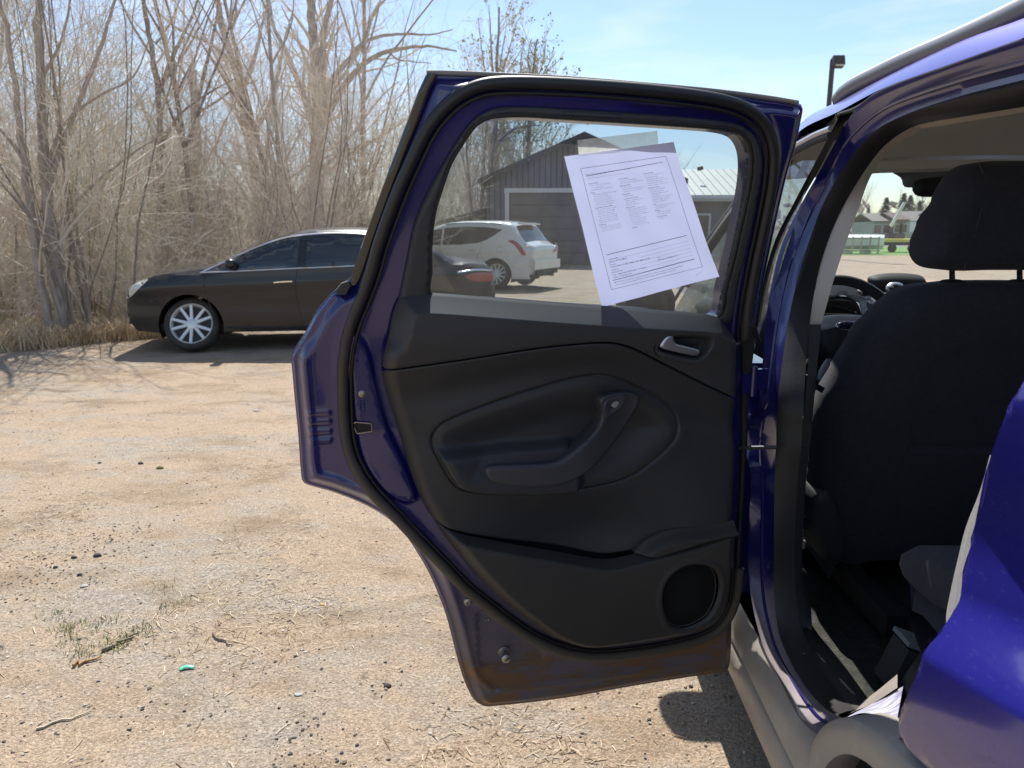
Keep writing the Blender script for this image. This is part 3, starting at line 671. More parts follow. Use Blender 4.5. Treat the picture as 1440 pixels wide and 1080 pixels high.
keyed('bare_tree', 'largest spreading tree with long arching limbs reaching right over the sedan', [
    ([(448,400),(446,330),(444,260),(446,200),(447,150),(444,105),(440,60),(437,0),(432,-80)], .26, .08),
    ([(446,190),(452,140),(456,90),(460,45),(470,10),(480,-40)], .13, .05),
    ([(447,175),(462,120),(478,92),(495,72),(508,55),(514,25),(522,5),(540,-20)], .12, .03),
    ([(448,185),(470,140),(485,115),(505,92),(525,76),(545,68),(570,62),(600,60),(640,66)], .12, .02),
    ([(495,72),(520,58),(545,53),(575,53),(610,55),(640,50)], .06, .012),
    ([(446,200),(425,140),(405,100),(385,60),(360,20),(345,-30)], .12, .04),
    ([(448,215),(475,200),(490,185),(510,150),(530,120),(548,100)], .06, .012),
    ([(452,240),(480,215),(500,210),(525,200),(548,212)], .05, .01), ([(430,150),(418,100),(420,50),(415,0),(412,-50)], .05, .012),
    ([(545,70),(560,85),(580,90),(610,95)], .03, .008)], 21, .72, 'bark_grey', 'twig_dark', 2.5, seed=5, twl=.95, rmin=.006)
keyed('bare_tree', 'leaning grey tree left of the largest spreading tree', [
    ([(372,400),(366,300),(352,200),(340,130),(322,70),(308,20),(300,-40)], .16, .06), ([(340,130),(345,70),(340,20),(338,-40)], .07, .02), ([(352,190),(378,150),(392,100),(400,60),(412,20)], .07, .015),
    ([(330,90),(310,70),(285,60),(265,40)], .05, .01)], 19, .6, 'bark_grey', 'twig_pale', 2, seed=6, rmin=.005)
keyed('budding_tree', 'upright tree with thin vertical branches above the door frame', [
    ([(698,380),(697,250),(697,160),(698,90),(700,50),(702,10)], .22, .05), ([(698,150),(692,90),(690,40),(688,10)], .09, .02), ([(698,140),(708,95),(718,60),(726,28)], .09, .02),
    ([(697,170),(684,110),(676,60),(672,25)], .08, .015), ([(698,120),(706,70),(712,25)], .06, .012), ([(698,130),(720,85),(738,50)], .06, .012)], 46, .75, 'bark_brown', 'twig_dark', 2, seed=12, lift=.12, rmin=.010, twl=1.2, buds=900)
keyed('budding_tree', 'round tree with olive buds right of the upright tree above the door', [
    ([(742,380),(742,250),(744,170),(748,110),(752,80),(756,55)], .18, .05), ([(745,150),(760,110),(772,85),(782,65)], .07, .015), ([(744,160),(735,120),(732,90),(736,65)], .07, .015),
    ([(746,130),(762,95),(768,60)], .06, .012), ([(748,115),(742,80),(748,52)], .05, .012), ([(748,120),(772,100),(788,88)], .05, .012)], 44, .9, 'bark_brown', 'twig_olive', 2, seed=13, lift=.08, rmin=.011, twl=1.2, buds=2600)
keyed('bare_tree', 'dark two stemmed tree seen through the door window behind the barn roof', [
    ([(689,380),(690,260),(691,215),(696,180),(698,150),(700,110)], .20, .10), ([(676,380),(677,260),(680,200),(683,165),(684,120)], .13, .06),
    ([(693,215),(704,195),(716,182),(735,172),(760,168)], .09, .03), ([(694,205),(712,188),(730,176)], .06, .02), ([(692,225),(705,212),(722,205)], .05, .015)], 40, .5, 'bark_brown', 'twig_dark', 2.5, seed=14, rmin=.008)
keyed('bare_tree', 'thin leaning tree seen through the left of the door window', [
    ([(668,380),(662,290),(658,230),(655,185),(650,130)], .09, .05), ([(660,260),(648,220),(640,190)], .05, .02), ([(662,270),(672,235),(680,215)], .04, .015)], 36, .6, 'bark_brown', 'twig_dark', 2, seed=15, rmin=.008)
# trees behind the barn and beyond the gap
rt.seed(21)
for i in range(26):
    x = -8 + 7.5 * rt.random() if i < 16 else -2 + 16 * rt.random(); y = 40 + 18 * rt.random() if i < 16 else 52 + 18 * rt.random()
    if i >= 16: s = .55 + .25 * rt.random()
    else: s = .8 + .35 * rt.random()
    stand('bare_tree', TP[rt.randrange(5)], ('trunk', 'crown'), x, y, s, rt.random() * 6.28, 'leafless tree standing behind the grey barn', 'tree', 'leafless trees behind the barn')
for i in range(14):
    x = -6.5 + 4.5 * rt.random(); y = 36 + 8 * rt.random()
    stand('bare_sapling', SP[rt.randrange(4)], ('stems', 'twigs'), x, y, .8 + .4 * rt.random(), rt.random() * 6.28, 'leafless sapling in the brush left of the barn', 'sapling', 'saplings left of the barn')

# dry grass and leaf litter along the foot of the woods
rs = np.random.RandomState(9); q_v, q_f = [], []
def blades(n, fn, h, w_, mats, name):
    q = MB()
    for _ in range(n):
        x, y = fn(); a = rs.rand() * 6.28; L = h * (.4 + .9 * rs.rand()); ln = rs.randn(2) * .45
        b0 = np.array([x, y, gz(x, y) - .01]); sdv = np.array([math.cos(a), math.sin(a), 0]) * w_; t = np.array([ln[0] * .6, ln[1] * .6, 1]) * L
        t2 = np.array([ln[0] * 1.6, ln[1] * 1.6, 1.15]) * L
        q.add([b0 - sdv, b0 + sdv, b0 + t * .6 + sdv * .8, b0 + t2, b0 + t * .6 - sdv * .8], [(0, 1, 2, 4), (4, 2, 3)], rs.randint(len(mats)))
    return tag(q.build(name, mats, None, 0), kind='stuff')
def edge_pt():
    while True:
        x = -16 + 17 * rs.rand(); y = float(wood_edge(x)) + rs.rand() ** 1.4 * 4.5 - .1
        if -120 < px_of(x, y) < 560: return x, y
dg = [mat('dead_grass_pale', (.72, .60, .42), .9), mat('dead_grass_tan', (.58, .45, .28), .9), mat('dead_leaf_brown', (.34, .23, .14), .9)]
blades(22000, edge_pt, .24, .006, dg, 'dead_grass')
# ------------------------------------------------------------------ blue suv with its rear door open
SUV0 = (1.43, 2.0, 0.0)
suv = thing('suv', 'dark blue suv with its rear passenger door swung wide open', 'suv', SUV0)
def S(z):   # side surface of the body: x of the skin at height z
    s = np.maximum(np.asarray(z, float) - .95, 0); return .505 + .31 * (np.sqrt(s * s + .0016) - .04)
def bodyp(p, off=0.0):      # a pixel on the body side, off metres inboard of the skin
    X = .5
    for _ in range(25):
        q = atX(p, X); X = float(S(q[2])) + off
    return atX(p, X)
def bc(pts, off=0.0): return np.array([bodyp(p, off) for p in pts])
def arr(*ps): return np.array(ps, float)

# --- door opening jamb (B pillar, roof side, sill) as lofted ribbons
J0 = [(1600,0),(1520,25),(1440,55),(1340,90),(1240,127),(1206,150),(1186,180),(1152,242),(1125,290),(1099,345),(1085,400),(1076,460),(1071,527),(1067,566),(1054,600),(1049,624),(1051,645),(1056,667),(1054,720),(1051,780),(1055,830),(1061,865),(1074,911),(1095,953),(1123,1008),(1150,1034)]
JM = [(1600,48),(1520,68),(1440,88),(1340,116),(1254,147),(1218,171),(1186,207),(1158,262),(1133,315),(1112,370),(1099,420),(1090,470),(1082,530),(1078,566),(1072,600),(1070,624),(1070,645),(1072,667),(1072,720),(1071,780),(1073,830),(1079,870),(1092,915),(1116,960),(1146,1004),(1168,1022)]
J1 = [(1600,74),(1520,92),(1440,112),(1340,138),(1264,165),(1226,190),(1194,230),(1164,280),(1143,335),(1126,392),(1113,445),(1104,500),(1098,545),(1096,570),(1094,600),(1094,624),(1093,645),(1093,667),(1092,720),(1092,780),(1092,830),(1097,885),(1112,926),(1137,968),(1164,998),(1186,1010)]
J2 = [(1600,118),(1520,134),(1440,150),(1350,165),(1285,178),(1243,206),(1213,245),(1183,296),(1164,340),(1151,383),(1140,445),(1134,505),(1131,550),(1130,575),(1128,605),(1127,630),(1124,650),(1122,670),(1119,725),(1117,780),(1119,835),(1128,885),(1143,920),(1163,952),(1184,980),(1204,998)]
c0, cm, c1, c2 = bc(J0), bc(JM, .028), bc(J1, .045), bc(J2, .085)
N = 150
ca = c0 * .6 + cm * .4; cb = cm * .45 + c1 * .55
ca[:, 0] -= .006; cb[:, 0] += .006
V, Fc = loft([c0, ca, cm, cb, c1], N)
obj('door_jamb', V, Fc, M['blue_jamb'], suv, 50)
# bead lines pressed in the jamb
for cc_, r in ((cm, .004),):
    v, f = tube(resample(cc_, 160), r, 6); obj('jamb_bead', v, f, M['blue'], suv)
s1 = c1 * .55 + c2 * .45; s1[:, 0] -= .018
V, Fc = loft([c1, c1 * .8 + c2 * .2 + arr(-.014, 0, 0), s1, c1 * .2 + c2 * .8 + arr(-.012, 0, 0), c2], N)
obj('door_opening_seal', V, Fc, M['rubber'], suv, 60)
# inner trim behind the seal: beige above the belt line, charcoal below
T1_ = [(1178,350),(1160,402),(1149,450),(1141,505),(1134,550),(1128,605),(1122,670),(1117,780),(1119,835),(1128,885),(1143,920),(1163,952),(1184,980),(1204,998)]
BE0 = [(1285,178),(1243,206),(1213,245),(1183,296),(1164,340),(1151,383),(1138,456)]
BE1 = [(1296,182),(1257,206),(1226,245),(1205,300),(1190,341),(1173,392),(1155,456)]
b0, b1 = bc(BE0, .086), bc(BE1, .12)
bm = (b0 + b1) / 2; bm[:, 0] -= .006
V, Fc = loft([b0, bm, b1, b1 + arr(.03, .09, 0)], 50); obj('pillar_trim', V, Fc, M['beige'], suv)
BL0 = [(1138,456),(1134,550),(1127,605),(1121,670),(1116,780),(1118,835),(1127,885)]
BL1 = [(1155,456),(1146,550),(1141,605),(1134,670),(1128,780),(1131,835),(1142,880)]
b0, b1 = bc(BL0, .087), bc(BL1, .115)
V, Fc = loft([b0, b1, b1 + arr(.03, .09, 0)], 40); obj('lower_pillar_trim', V, Fc, M['trim'], suv)
# headliner edge strip along the roof side
RE0 = [(1600,116),(1520,133),(1440,149),(1350,164),(1287,177)]
RE1 = [(1600,128),(1520,143),(1440,158),(1352,172),(1298,181)]
V, Fc = loft([bc(RE0, .086), bc(RE1, .12)], 30); obj('roof_side_trim', V, Fc, M['beige'], suv)

# --- sill trim and floor
SI0 = [(1116,835),(1128,885),(1143,920),(1163,952),(1184,980),(1206,1000)]
SI1 = [(1124,845),(1146,885),(1170,915),(1190,940),(1206,962),(1222,984)]
a0, a1 = bc(SI0, .087), bc(SI1, .14)
a0x = a0.copy(); a0x[:, 0] += .02
V, Fc = loft([a0, (a0 + a1) / 2 + arr(0, 0, .004), a1, a1 + arr(.03, 0, -.06)], 30); obj('sill_plate', V, Fc, M['trim_low'], suv)
fl = MB()
gx, gy = np.linspace(.58, 2.28, 60), np.linspace(.2, 2.95, 80)
X, Y = np.meshgrid(gx, gy); Z = .335 + .10 * np.exp(-((X - 1.43) / .16) ** 2) + .09 * sstep(.70, .60, X) + .16 * sstep(1.30, 1.05, Y)
fl.add(np.stack([X, Y, Z], -1).reshape(-1, 3), grid_faces(80, 60))
fl.build('floor_carpet', M['carpet'], suv)
ub = MB(); ub.box((1.43, 1.6, .27), (1.62, 4.2, .06)); ub.build('underbody', M['black'], suv)

# --- rocker cladding
def clad_profile(y):
    zs = [.440, .425, .395, .360, .352, .344, .300, .262, .225]; xs = [.512, .500, .492, .489, .497, .489, .487, .492, .530]
    return [(x, y, z) for x, z in zip(xs, zs)]
ys = np.linspace(1.16, 2.95, 40)
V = np.array([clad_profile(y) for y in ys]); 
k = np.clip((1.30 - ys) / .14, 0, 1); V[:, 0:3, 2] += (k * .02)[:, None]
obj('rocker_cladding', V.reshape(-1, 3), grid_faces(40, 9), M['clad'], suv, 45)
v = np.array([[(.530, y, .225), (.60, y, .215), (.62, y, .26)] for y in ys]); obj('sill_underside', v.reshape(-1, 3), grid_faces(40, 3), M['black'], suv)

# --- wheel arch trim and rear quarter panel
WO = [(1139,1080),(1145,1049),(1161,1020),(1183,1008),(1205,1008),(1230,1020),(1251,1035),(1275,1058),(1296,1080),(1330,1122),(1362,1175),(1385,1240)]
WI = [(1157,1090),(1162,1077),(1173,1066),(1184,1061),(1196,1061),(1208,1066),(1222,1075),(1240,1092),(1258,1112),(1285,1150),(1310,1200),(1330,1260)]
w0 = np.array([atX(p, .492) for p in WO]); w1 = np.array([atX(p, .486) for p in WI])
wm = (w0 + w1) / 2; wm[:, 0] -= .010
w0i = w0 + arr(.045, .004, .004); w1i = w1 + arr(.10, .0, 0)
V, Fc = loft([w0i, w0 + arr(.010, 0, 0), w0 + arr(-.004, 0, -.003), w0 * .8 + wm * .2 + arr(-.006, 0, 0), wm, w1, w1 + arr(.02, 0, 0), w1i], 60)
obj('wheel_arch_trim', V, Fc, M['clad'], suv, 50)
# sunlit dusty step of the jamb at the foot of the dog leg
K0 = [(1206,1000),(1225,990),(1245,980),(1270,965)]; K1 = [(1190,1009),(1214,1003),(1234,1010),(1258,1030)]
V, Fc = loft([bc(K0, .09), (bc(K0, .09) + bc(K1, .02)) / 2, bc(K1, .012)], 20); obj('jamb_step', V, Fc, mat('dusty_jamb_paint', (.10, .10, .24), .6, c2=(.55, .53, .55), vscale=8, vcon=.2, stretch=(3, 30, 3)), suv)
K2 = [(1186,1008),(1204,999),(1226,990),(1262,967)]; K3 = [(1186,1000),(1206,990),(1230,974),(1262,948)]
V, Fc = loft([bc(K2, .085), bc(K3, .12)], 16); obj('jamb_seal_lip', V, Fc, M['clad'], suv)

def quarter_x(y, z):
    y = np.asarray(y, float); z = np.asarray(z, float)
    crease = .822 + .26 * (.86 - y)            # shoulder of the wheel flare climbs towards the rear
    crease = np.minimum(crease, .90)
    up = sstep(.075, -.012, z - crease)            # swells outwards down to the crease
    below = np.clip(crease - z, 0, .6)
    x = .530 - .058 * up + .02 * np.exp(-((z - crease - .15) / .07) ** 2)
    x = np.where(z < crease, .530 - .058 * float(sstep(.075, -.012, 0)) + .02 * math.exp(-(.15 / .07) ** 2) - .05 * below + .42 * below ** 2, x)
    s = np.maximum(z - crease - .31, 0); x = x + .42 * (np.sqrt(s * s + .0002) - .014)
    return x
QE = [(1478,455),(1440,515),(1424,552),(1400,592),(1384,640),(1372,690),(1359,740),(1350,790),(1340,835),(1328,866),(1312,891),(1296,920),(1281,945),(1265,982),(1251,1023),(1252,1035),(1275,1060),(1300,1084)]
def qpt(p):
    X = .5
    for _ in range(25):
        q = atX(p, X); X = float(quarter_x(q[1], q[2]))
    return atX(p, X)
qe = np.array([qpt(p) for p in QE])
qs_ = resample(qe[:, 1:], step=.010)
for _ in range(10): qs_[1:-1] = qs_[1:-1] * .5 + (qs_[:-2] + qs_[2:]) * .25
out_ = list(map(tuple, qs_))
out_ += [(.70, .705), (.60, .72), (.48, .705), (.36, .64), (.28, .54), (.24, .40), (-.55, .40), (-.62, .70), (-.60, 1.05), (-.50, 1.20), (.20, 1.26), (.60, 1.285)]
crl = [(y, min(.822 + .26 * (.86 - y), .90) + k) for k in (-.012, -.004, .004, .014, .028, .045, .065, .09) for y in (0,)][:0]
qf = []
for k in (-.014, -.006, .0, .006, .014, .026, .04, .058, .078, .10, .30, .314, .328): qf.append(np.array([(y, min(.822 + .26 * (.86 - y), .90) + k) for y in np.arange(-.5, .93, .012)]))
V2, Fc = sheet2d(np.array(out_), spacing=.014, feats=qf)
def qs(A): return np.stack([quarter_x(A[:, 0], A[:, 1]) + .008 * sstep(.010, 0, dist(A, out_, True)), A[:, 0], A[:, 1]], 1)
V3 = qs(V2); Fc = wind(Fc, V3, (-1, 0, 0))
Vb = V3 + arr(.035, 0, 0)
v, f = slab(V3, Fc, Vb); qo = obj('rear_quarter_panel', v, f, M['blue_lit_dusty'], suv, 50); smooth_normals(qo, V2, len(Fc), qs, (-1, 0, 0), .004)

# --- roof side, rail, roof
def ext(px, tail): return np.array([bodyp(p, .0) for p in px] + tail) 
LU = np.array([atX(p, x) for p, x in [((1440,22),.745),((1358,51),.745),((1240,110),.745),((1180,142),.75),((1130,170),.76)]])
LL = np.array([bodyp(p) for p in [(1440,53),(1340,89),(1240,125),(1179,157),(1125,184)]])
LU = np.concatenate([[[.80, -.75, 1.50], [.765, -.2, 1.60], [.75, .5, 1.64]], LU, [[.80, 2.45, 1.56], [.86, 2.75, 1.45], [.92, 3.2, 1.17]]])
LL = np.concatenate([[[.76, -.75, 1.46], [.72, -.2, 1.56], [.705, .5, 1.605]], LL, [[.745, 2.42, 1.53], [.80, 2.72, 1.42], [.86, 3.2, 1.13]]])
V, Fc = loft([LL, LL * .5 + LU * .5 + arr(-.006, 0, .004), LU], 90); obj('roof_side_panel', V, Fc, mat('blue_roof_paint_lit', (.045, .035, .34), .34, .3, coat=1, coat_rough=.12, c3=(.3, .3, .5), c3lo=.66, c3hi=.8, c3scale=60), suv)  # paler copy of the body blue, sky sheen painted into the colour
LUr = LU[:9] ; rr = LU[:9].copy(); rr[:, 0] = 2.86 - rr[:, 0]
rows = []
for t in np.linspace(0, 1, 9):
    q = LUr * (1 - t) + rr * t; q[:, 2] += .045 * (1 - (2*t - 1) ** 2) - .004 * (t in (0, 1)); rows.append(q)
V, Fc = loft(rows, 30); v, f = slab(V, Fc, V - arr(0, 0, .015)); obj('roof', v, f, M['blue'], suv)
# ditch between roof side and door opening
D1 = bc([(1440,56),(1340,92),(1240,128),(1206,151),(1179,161)], .004)
v, f = tube(resample(D1, 40), .004, 6); obj('roof_drip_seal', v, f, M['rubber'], suv)
RP = np.array([atX(p, .748) for p in [(1500,-20),(1440,12),(1358,50),(1240,101),(1180,137)]])
RP = np.concatenate([[[.765, -.25, 1.66], [.75, .5, 1.695]], RP[1:], [[.775, 1.98, 1.618], [.785, 2.08, 1.598]]])
v, f = tube(resample(RP, 60), .017, 10, flat=1.1); obj('roof_rail', v, f, mat('rail_grey', (.24, .24, .25), .42, .5), suv)
RB = RP + arr(.004, 0, -.022)
v, f = tube(resample(RB, 60), .012, 8); obj('rail_base', v, f, M['black'], suv)

# --- headliner and what hangs from it
gx, gy = np.linspace(.775, 2.085, 30), np.linspace(-.2, 2.42, 40)
X, Y = np.meshgrid(gx, gy); Z = 1.592 + .022 * (1 - ((X - 1.43) / .66) ** 2) - .055 * sstep(2.25, 2.45, Y)
q = MB(); q.add(*tube(np.array([(.78, 2.43, 1.525), (1.1, 2.47, 1.548), (1.43, 2.50, 1.555), (1.76, 2.47, 1.548), (2.08, 2.43, 1.525)]), .034, 8)); q.build('windshield_header', M['headliner'], suv)
V = np.stack([X, Y, Z], -1).reshape(-1, 3); v, f = slab(V, grid_faces(40, 30), V + arr(0, 0, .012)); obj('headliner', v, f, M['headliner'], suv)
def plate(name, px, Y, thick, m, tilt=0.0, parent=suv, step=.012, bulge=0.0):
    """plate on a plane facing the camera side, tilted about x; px outline"""
    q = []
    for p in px:
        yy = Y
        for _ in range(15):
            a = atY(p, yy); yy = Y + tilt * (a[2] - 1.3)
        q.append((a[0], a[2]))
    o2 = resample(q, step=step, closed=True)
    V2, Fc = sheet2d(o2, spacing=step * 1.6)
    d = sdf(V2, o2); r = thick * .5; bb = r * (1 - np.sqrt(np.clip(1 - (1 - np.clip(d / r, 0, 1)) ** 2, 0, 1)))
    yb = Y + tilt * (V2[:, 1] - 1.3)
    A = np.stack([V2[:, 0], yb + bb - bulge * sstep(0, .06, d), V2[:, 1]], 1); B = np.stack([V2[:, 0], yb + thick - bb * .5, V2[:, 1]], 1)
    v, f = slab(A, Fc, B); return obj(name, v, f, m, parent, 50)
plate('sun_visor', [(1236,216),(1252,205),(1300,202),(1345,201),(1343,213),(1325,228),(1300,234),(1232,240)], 2.30, .022, M['headliner'], tilt=.8)
plate('visor_label', [(1247,233),(1262,221),(1305,218),(1298,230)], 2.295, .002, mat('visor_label_print', (.55, .54, .50), .6, c2=(.36, .35, .33), vscale=60), tilt=.8, step=.006)
plate('camera_housing', [(1258,240),(1300,232),(1345,230),(1345,255),(1300,262),(1276,262),(1272,250)], 2.42, .03, mat('housing_grey', (.16, .17, .18), .6), tilt=.3)
plate('rear_view_mirror', [(1289,262),(1293,254),(1305,250),(1345,247),(1380,250),(1384,262),(1378,274),(1340,276),(1300,276),(1291,271)], 2.25, .035, M['black'])
# windshield
ws = []
for t in np.linspace(0, 1, 8):
    y, z = 2.46 + .80 * t, 1.555 - .445 * t
    ws.append([(1.43 + s * (.66 + .10 * t), y + .10 * (1 - s * s) * 1.0, z + .012 * (1 - s * s)) for s in np.linspace(-1, 1, 13)])
obj('windshield', np.array(ws).reshape(-1, 3), grid_faces(8, 13), M['clear'], suv, 180)
for sg in (-1, 1):
    P = np.array([(1.43 + sg * (.67 + .10 * t), 2.42 + .82 * t, 1.55 - .43 * t) for t in np.linspace(-.02, 1, 10)])
    v, f = tube(P, .045, 8, flat=.7); obj('windshield_pillar', v, f, M['trim'], suv)
# ------------------------------------------------------------------ suv: front door, mirror, bonnet, far side
# front door: skin, dark frame, glass
a_line = [(2.86, 1.03), (2.72, 1.16), (2.52, 1.32), (2.30, 1.45), (2.10, 1.52), (1.92, 1.545), (1.80, 1.55)]
gl_f = [(1.775, 1.03), (1.80, 1.20), (1.83, 1.36), (1.86, 1.515)] 
skin = [(1.765, 1.025), (1.715, .86), (1.735, .60), (1.70, .46), (1.75, .445), (2.60, .445), (2.72, .50), (2.78, .75), (2.80, .98), (2.86, 1.025)]
V2, Fc = sheet2d(np.array(skin), spacing=.03)
V3 = np.stack([S(V2[:, 1]) - .012 * np.exp(-((V2[:, 1] - .86) / .05) ** 2) - .012 * np.exp(-((V2[:, 1] - .52) / .09) ** 2), V2[:, 0], V2[:, 1]], 1)
v, f = slab(V3, Fc, V3 + arr(.05, 0, 0)); fd = obj('front_door', v, f, M['blue'], suv)
# visible rear edge of the front glass, its black pillar cover and bright roof moulding
def onside(y, z, off=0): return np.array([float(S(z)) + off, y, z])
gp = gl_f[::1] + [(q[0], q[1] - .028) for q in a_line[::-1] if q[0] > 1.86] 
gp = np.array([(1.775, 1.03), (1.80, 1.20), (1.83, 1.36), (1.852, 1.500), (1.95, 1.508), (2.10, 1.492), (2.30, 1.422), (2.50, 1.297), (2.70, 1.132), (2.80, 1.035)])
V2, Fc = sheet2d(resample(gp, step=.03, closed=True, smooth=False), spacing=.06)
V3 = np.stack([S(V2[:, 1]) + .006, V2[:, 0], V2[:, 1]], 1); obj('front_window', V3, Fc, mat('front_glass', (.02, .025, .03), .03, coat=1., spec=.8) if False else glass_mat('front_glass', (.30, .34, .36), .02, 1.15), fd, 180)
PA0 = [(1182,160),(1152,218),(1118,282),(1090,338),(1072,400),(1060,470)]
PA1 = [(1204,156),(1182,182),(1150,242),(1123,290),(1097,345),(1082,400),(1068,470)]
V, Fc = loft([bc(PA0, .0), bc(PA0, .004), bc(PA1, .030), bc(PA1, .034)], 40); obj('pillar_cover', V, Fc, mat('cover_black', (.006, .006, .007), .6, spec=.2), fd, 50)
P = np.array([onside(y, z, -.002) for y, z in a_line]); v, f = tube(resample(P, 50), .009, 8, flat=.55, ref=(1, 0, 0)); obj('window_frame', v, f, M['black'], fd)
P = np.array([onside(y, z + .016, -.006) for y, z in a_line[1:]] ); v, f = tube(resample(P, 50), .006, 6); obj('window_moulding', v, f, M['satin'], fd)
P = np.array([onside(y, 1.03, -.006) for y in np.linspace(1.775, 2.82, 12)]); v, f = tube(P, .010, 6); obj('belt_moulding', v, f, M['black'], fd)
q = MB()
P = np.array([(.497, 1.90, .93), (.470, 1.92, .932), (.466, 1.98, .933), (.470, 2.07, .934), (.497, 2.09, .934)]); q.add(*tube(resample(P, 20), .013, 8)); q.build('door_handle', M['blue'], fd)
# door mirror
q = MB()
def ell(c, r, nu=14, nv=20, sup=.75):
    V = []
    for i in range(nu):
        t = math.pi * i / (nu - 1)
        for j in range(nv):
            p = 2 * math.pi * j / nv
            g = lambda x: math.copysign(abs(x) ** sup, x)
            V.append((c[0] + r[0] * g(math.sin(t)) * g(math.cos(p)), c[1] + r[1] * g(math.cos(t)), c[2] + r[2] * g(math.sin(t)) * g(math.sin(p))))
    return V, grid_faces(nu, nv, True)
MC = (.40, 2.66, 1.075)
v, f = ell(MC, (.105, .075, .085)); mir = obj('door_mirror', v, f, M['black'], suv)
v, f = ell((MC[0], MC[1] - .066, MC[2]), (.090, .012, .068)); obj('mirror_glass', v, f, M['gloss'], mir)
v, f = tube(np.array([(.47, 2.67, 1.03), (.51, 2.70, 1.02), (.56, 2.72, 1.02)]), .03, 8); obj('mirror_foot', v, f, M['black'], mir)
# fender, bonnet, front wheel
rows = []
for y, z in ((2.80, .96), (3.1, .94), (3.5, .89), (3.75, .82), (3.86, .70)):
    xs = .505 + .06 * (y > 3.6) + .16 * (y > 3.8)
    rows.append([(xs, y, .45), (xs - .012, y, .62), (xs - .01, y, min(.80, z - .02)), (xs + .01, y, z - .05), (xs + .05, y, z - .005), (1.0, y, z + .05), (1.43, y, z + .065), (1.86, y, z + .05), (2.31 - (xs - .505), y, z - .005), (2.355 - (xs - .505), y, .62), (2.355 - (xs - .505), y, .45)])
V = np.array(rows); obj('bonnet', V.reshape(-1, 3), grid_faces(5, 11), M['blue'], suv, 40)
b = MB(); b.box((1.43, 3.88, .62), (1.5, .10, .5)); b.build('front_bumper', M['blue'], suv)
def lathe(prof, sides=40, axis='x'):
    V = [(h, r * math.cos(2*math.pi*k/sides), r * math.sin(2*math.pi*k/sides)) for h, r in prof for k in range(sides)]
    return np.array(V), grid_faces(len(prof), sides, True)
TYRE = [(-.09, .272), (-.108, .285), (-.110, .32), (-.09, .345), (-.06, .352), (0, .353), (.06, .352), (.09, .345), (.110, .32), (.108, .285), (.09, .272), (.05, .262), (-.05, .262), (-.09, .272)]
RIMP = [(-.088, .276), (-.094, .266), (-.080, .252), (-.02, .240), (.02, .235)]
M['tyre'] = mat('tyre_rubber', (.022, .021, .020), .85, bump=.3, bscale=120, c2=(.05, .045, .04), vscale=6)
M['rim'] = mat('alloy_rim', (.72, .72, .71), .38, .45)
M['rim_dark'] = mat('brake_dark', (.04, .04, .04), .6, .3)
def spokes(nsp, pairs, rim_r=.254, hub=.055, w0=.048, w1=.040, x=-.075):
    q = MB()
    for k in range(nsp):
        for s in ((-1, 1) if pairs else (0,)):
            a = 2 * math.pi * k / nsp; da0, da1 = s * .24, s * .27
            for (h, sz) in (((0, 0)),):
                pass
            p0 = np.array([x + .012, hub * math.cos(a + da0), hub * math.sin(a + da0)]); p1 = np.array([x - .006, rim_r * math.cos(a + da1), rim_r * math.sin(a + da1)])
            t = p1 - p0; t /= np.linalg.norm(t); sd = np.cross(t, (1, 0, 0)); V = []
            for p, ww in ((p0, w0), (p1, w1)):
                for dx, k2 in ((0, .35), (.0, -.35), (.018, -.5), (.018, .5)): V.append(p + arr(dx, 0, 0) + sd * ww * k2 * 1.1)
            q.add(V, [(0, 1, 5, 4), (1, 2, 6, 5), (2, 3, 7, 6), (3, 0, 4, 7)])
    v, f = lathe([(x + .02, .07), (x + .004, .066), (x - .004, .045), (x - .006, .02), (x - .006, .001)], 24); q.add(v, f)
    return q
WHEEL = {}
def wheel(parent, loc, rx=0.0, nsp=5, pairs=True, scale=1.0, face=-1, rimmat='rim'):
    """wheel part with tyre as own mesh and rim, spokes, drum as sub-parts; local x is the axle"""
    key = (nsp, pairs, rimmat)
    if key not in WHEEL:
        v, f = lathe(TYRE); t = mesh('tyre', v, f, M['tyre'], 50)
        v, f = lathe(RIMP); r = mesh('rim', v, f, M[rimmat], 50)
        q = spokes(nsp, pairs); s = mesh('spokes', np.concatenate(q.v), q.f, M[rimmat], 40)
        v, f = lathe([(-.03, .236), (-.03, .001)], 24); d = mesh('brake_disc', v, f, M['rim_dark'], 50)
        WHEEL[key] = (t, r, s, d)
    t, r, s, d = WHEEL[key]
    o = put('wheel', t, parent); o.location = loc; o.rotation_euler = (rx, 0, 0) if face == -1 else (rx, 0, math.pi); o.scale = (scale,) * 3
    for nm, me in (('rim', r), ('spokes', s), ('brake_disc', d)): put(nm, me, o)
    return o
for x, y, fc in ((.64, 3.22, -1), (.64, .62, -1), (2.22, 3.22, 1), (2.22, .62, 1)):
    wheel(suv, (x - SUV0[0], y - SUV0[1], .345), .3, face=fc)
# wheel well behind the arch trim
rows = [[(x, .62 + .43 * math.cos(a), .36 + .40 * math.sin(a)) for a in np.linspace(-.25, math.pi + .25, 20)] for x in (.50, .80)]
obj('wheel_well', np.array(rows).reshape(-1, 3), grid_faces(2, 20), M['black'], suv)
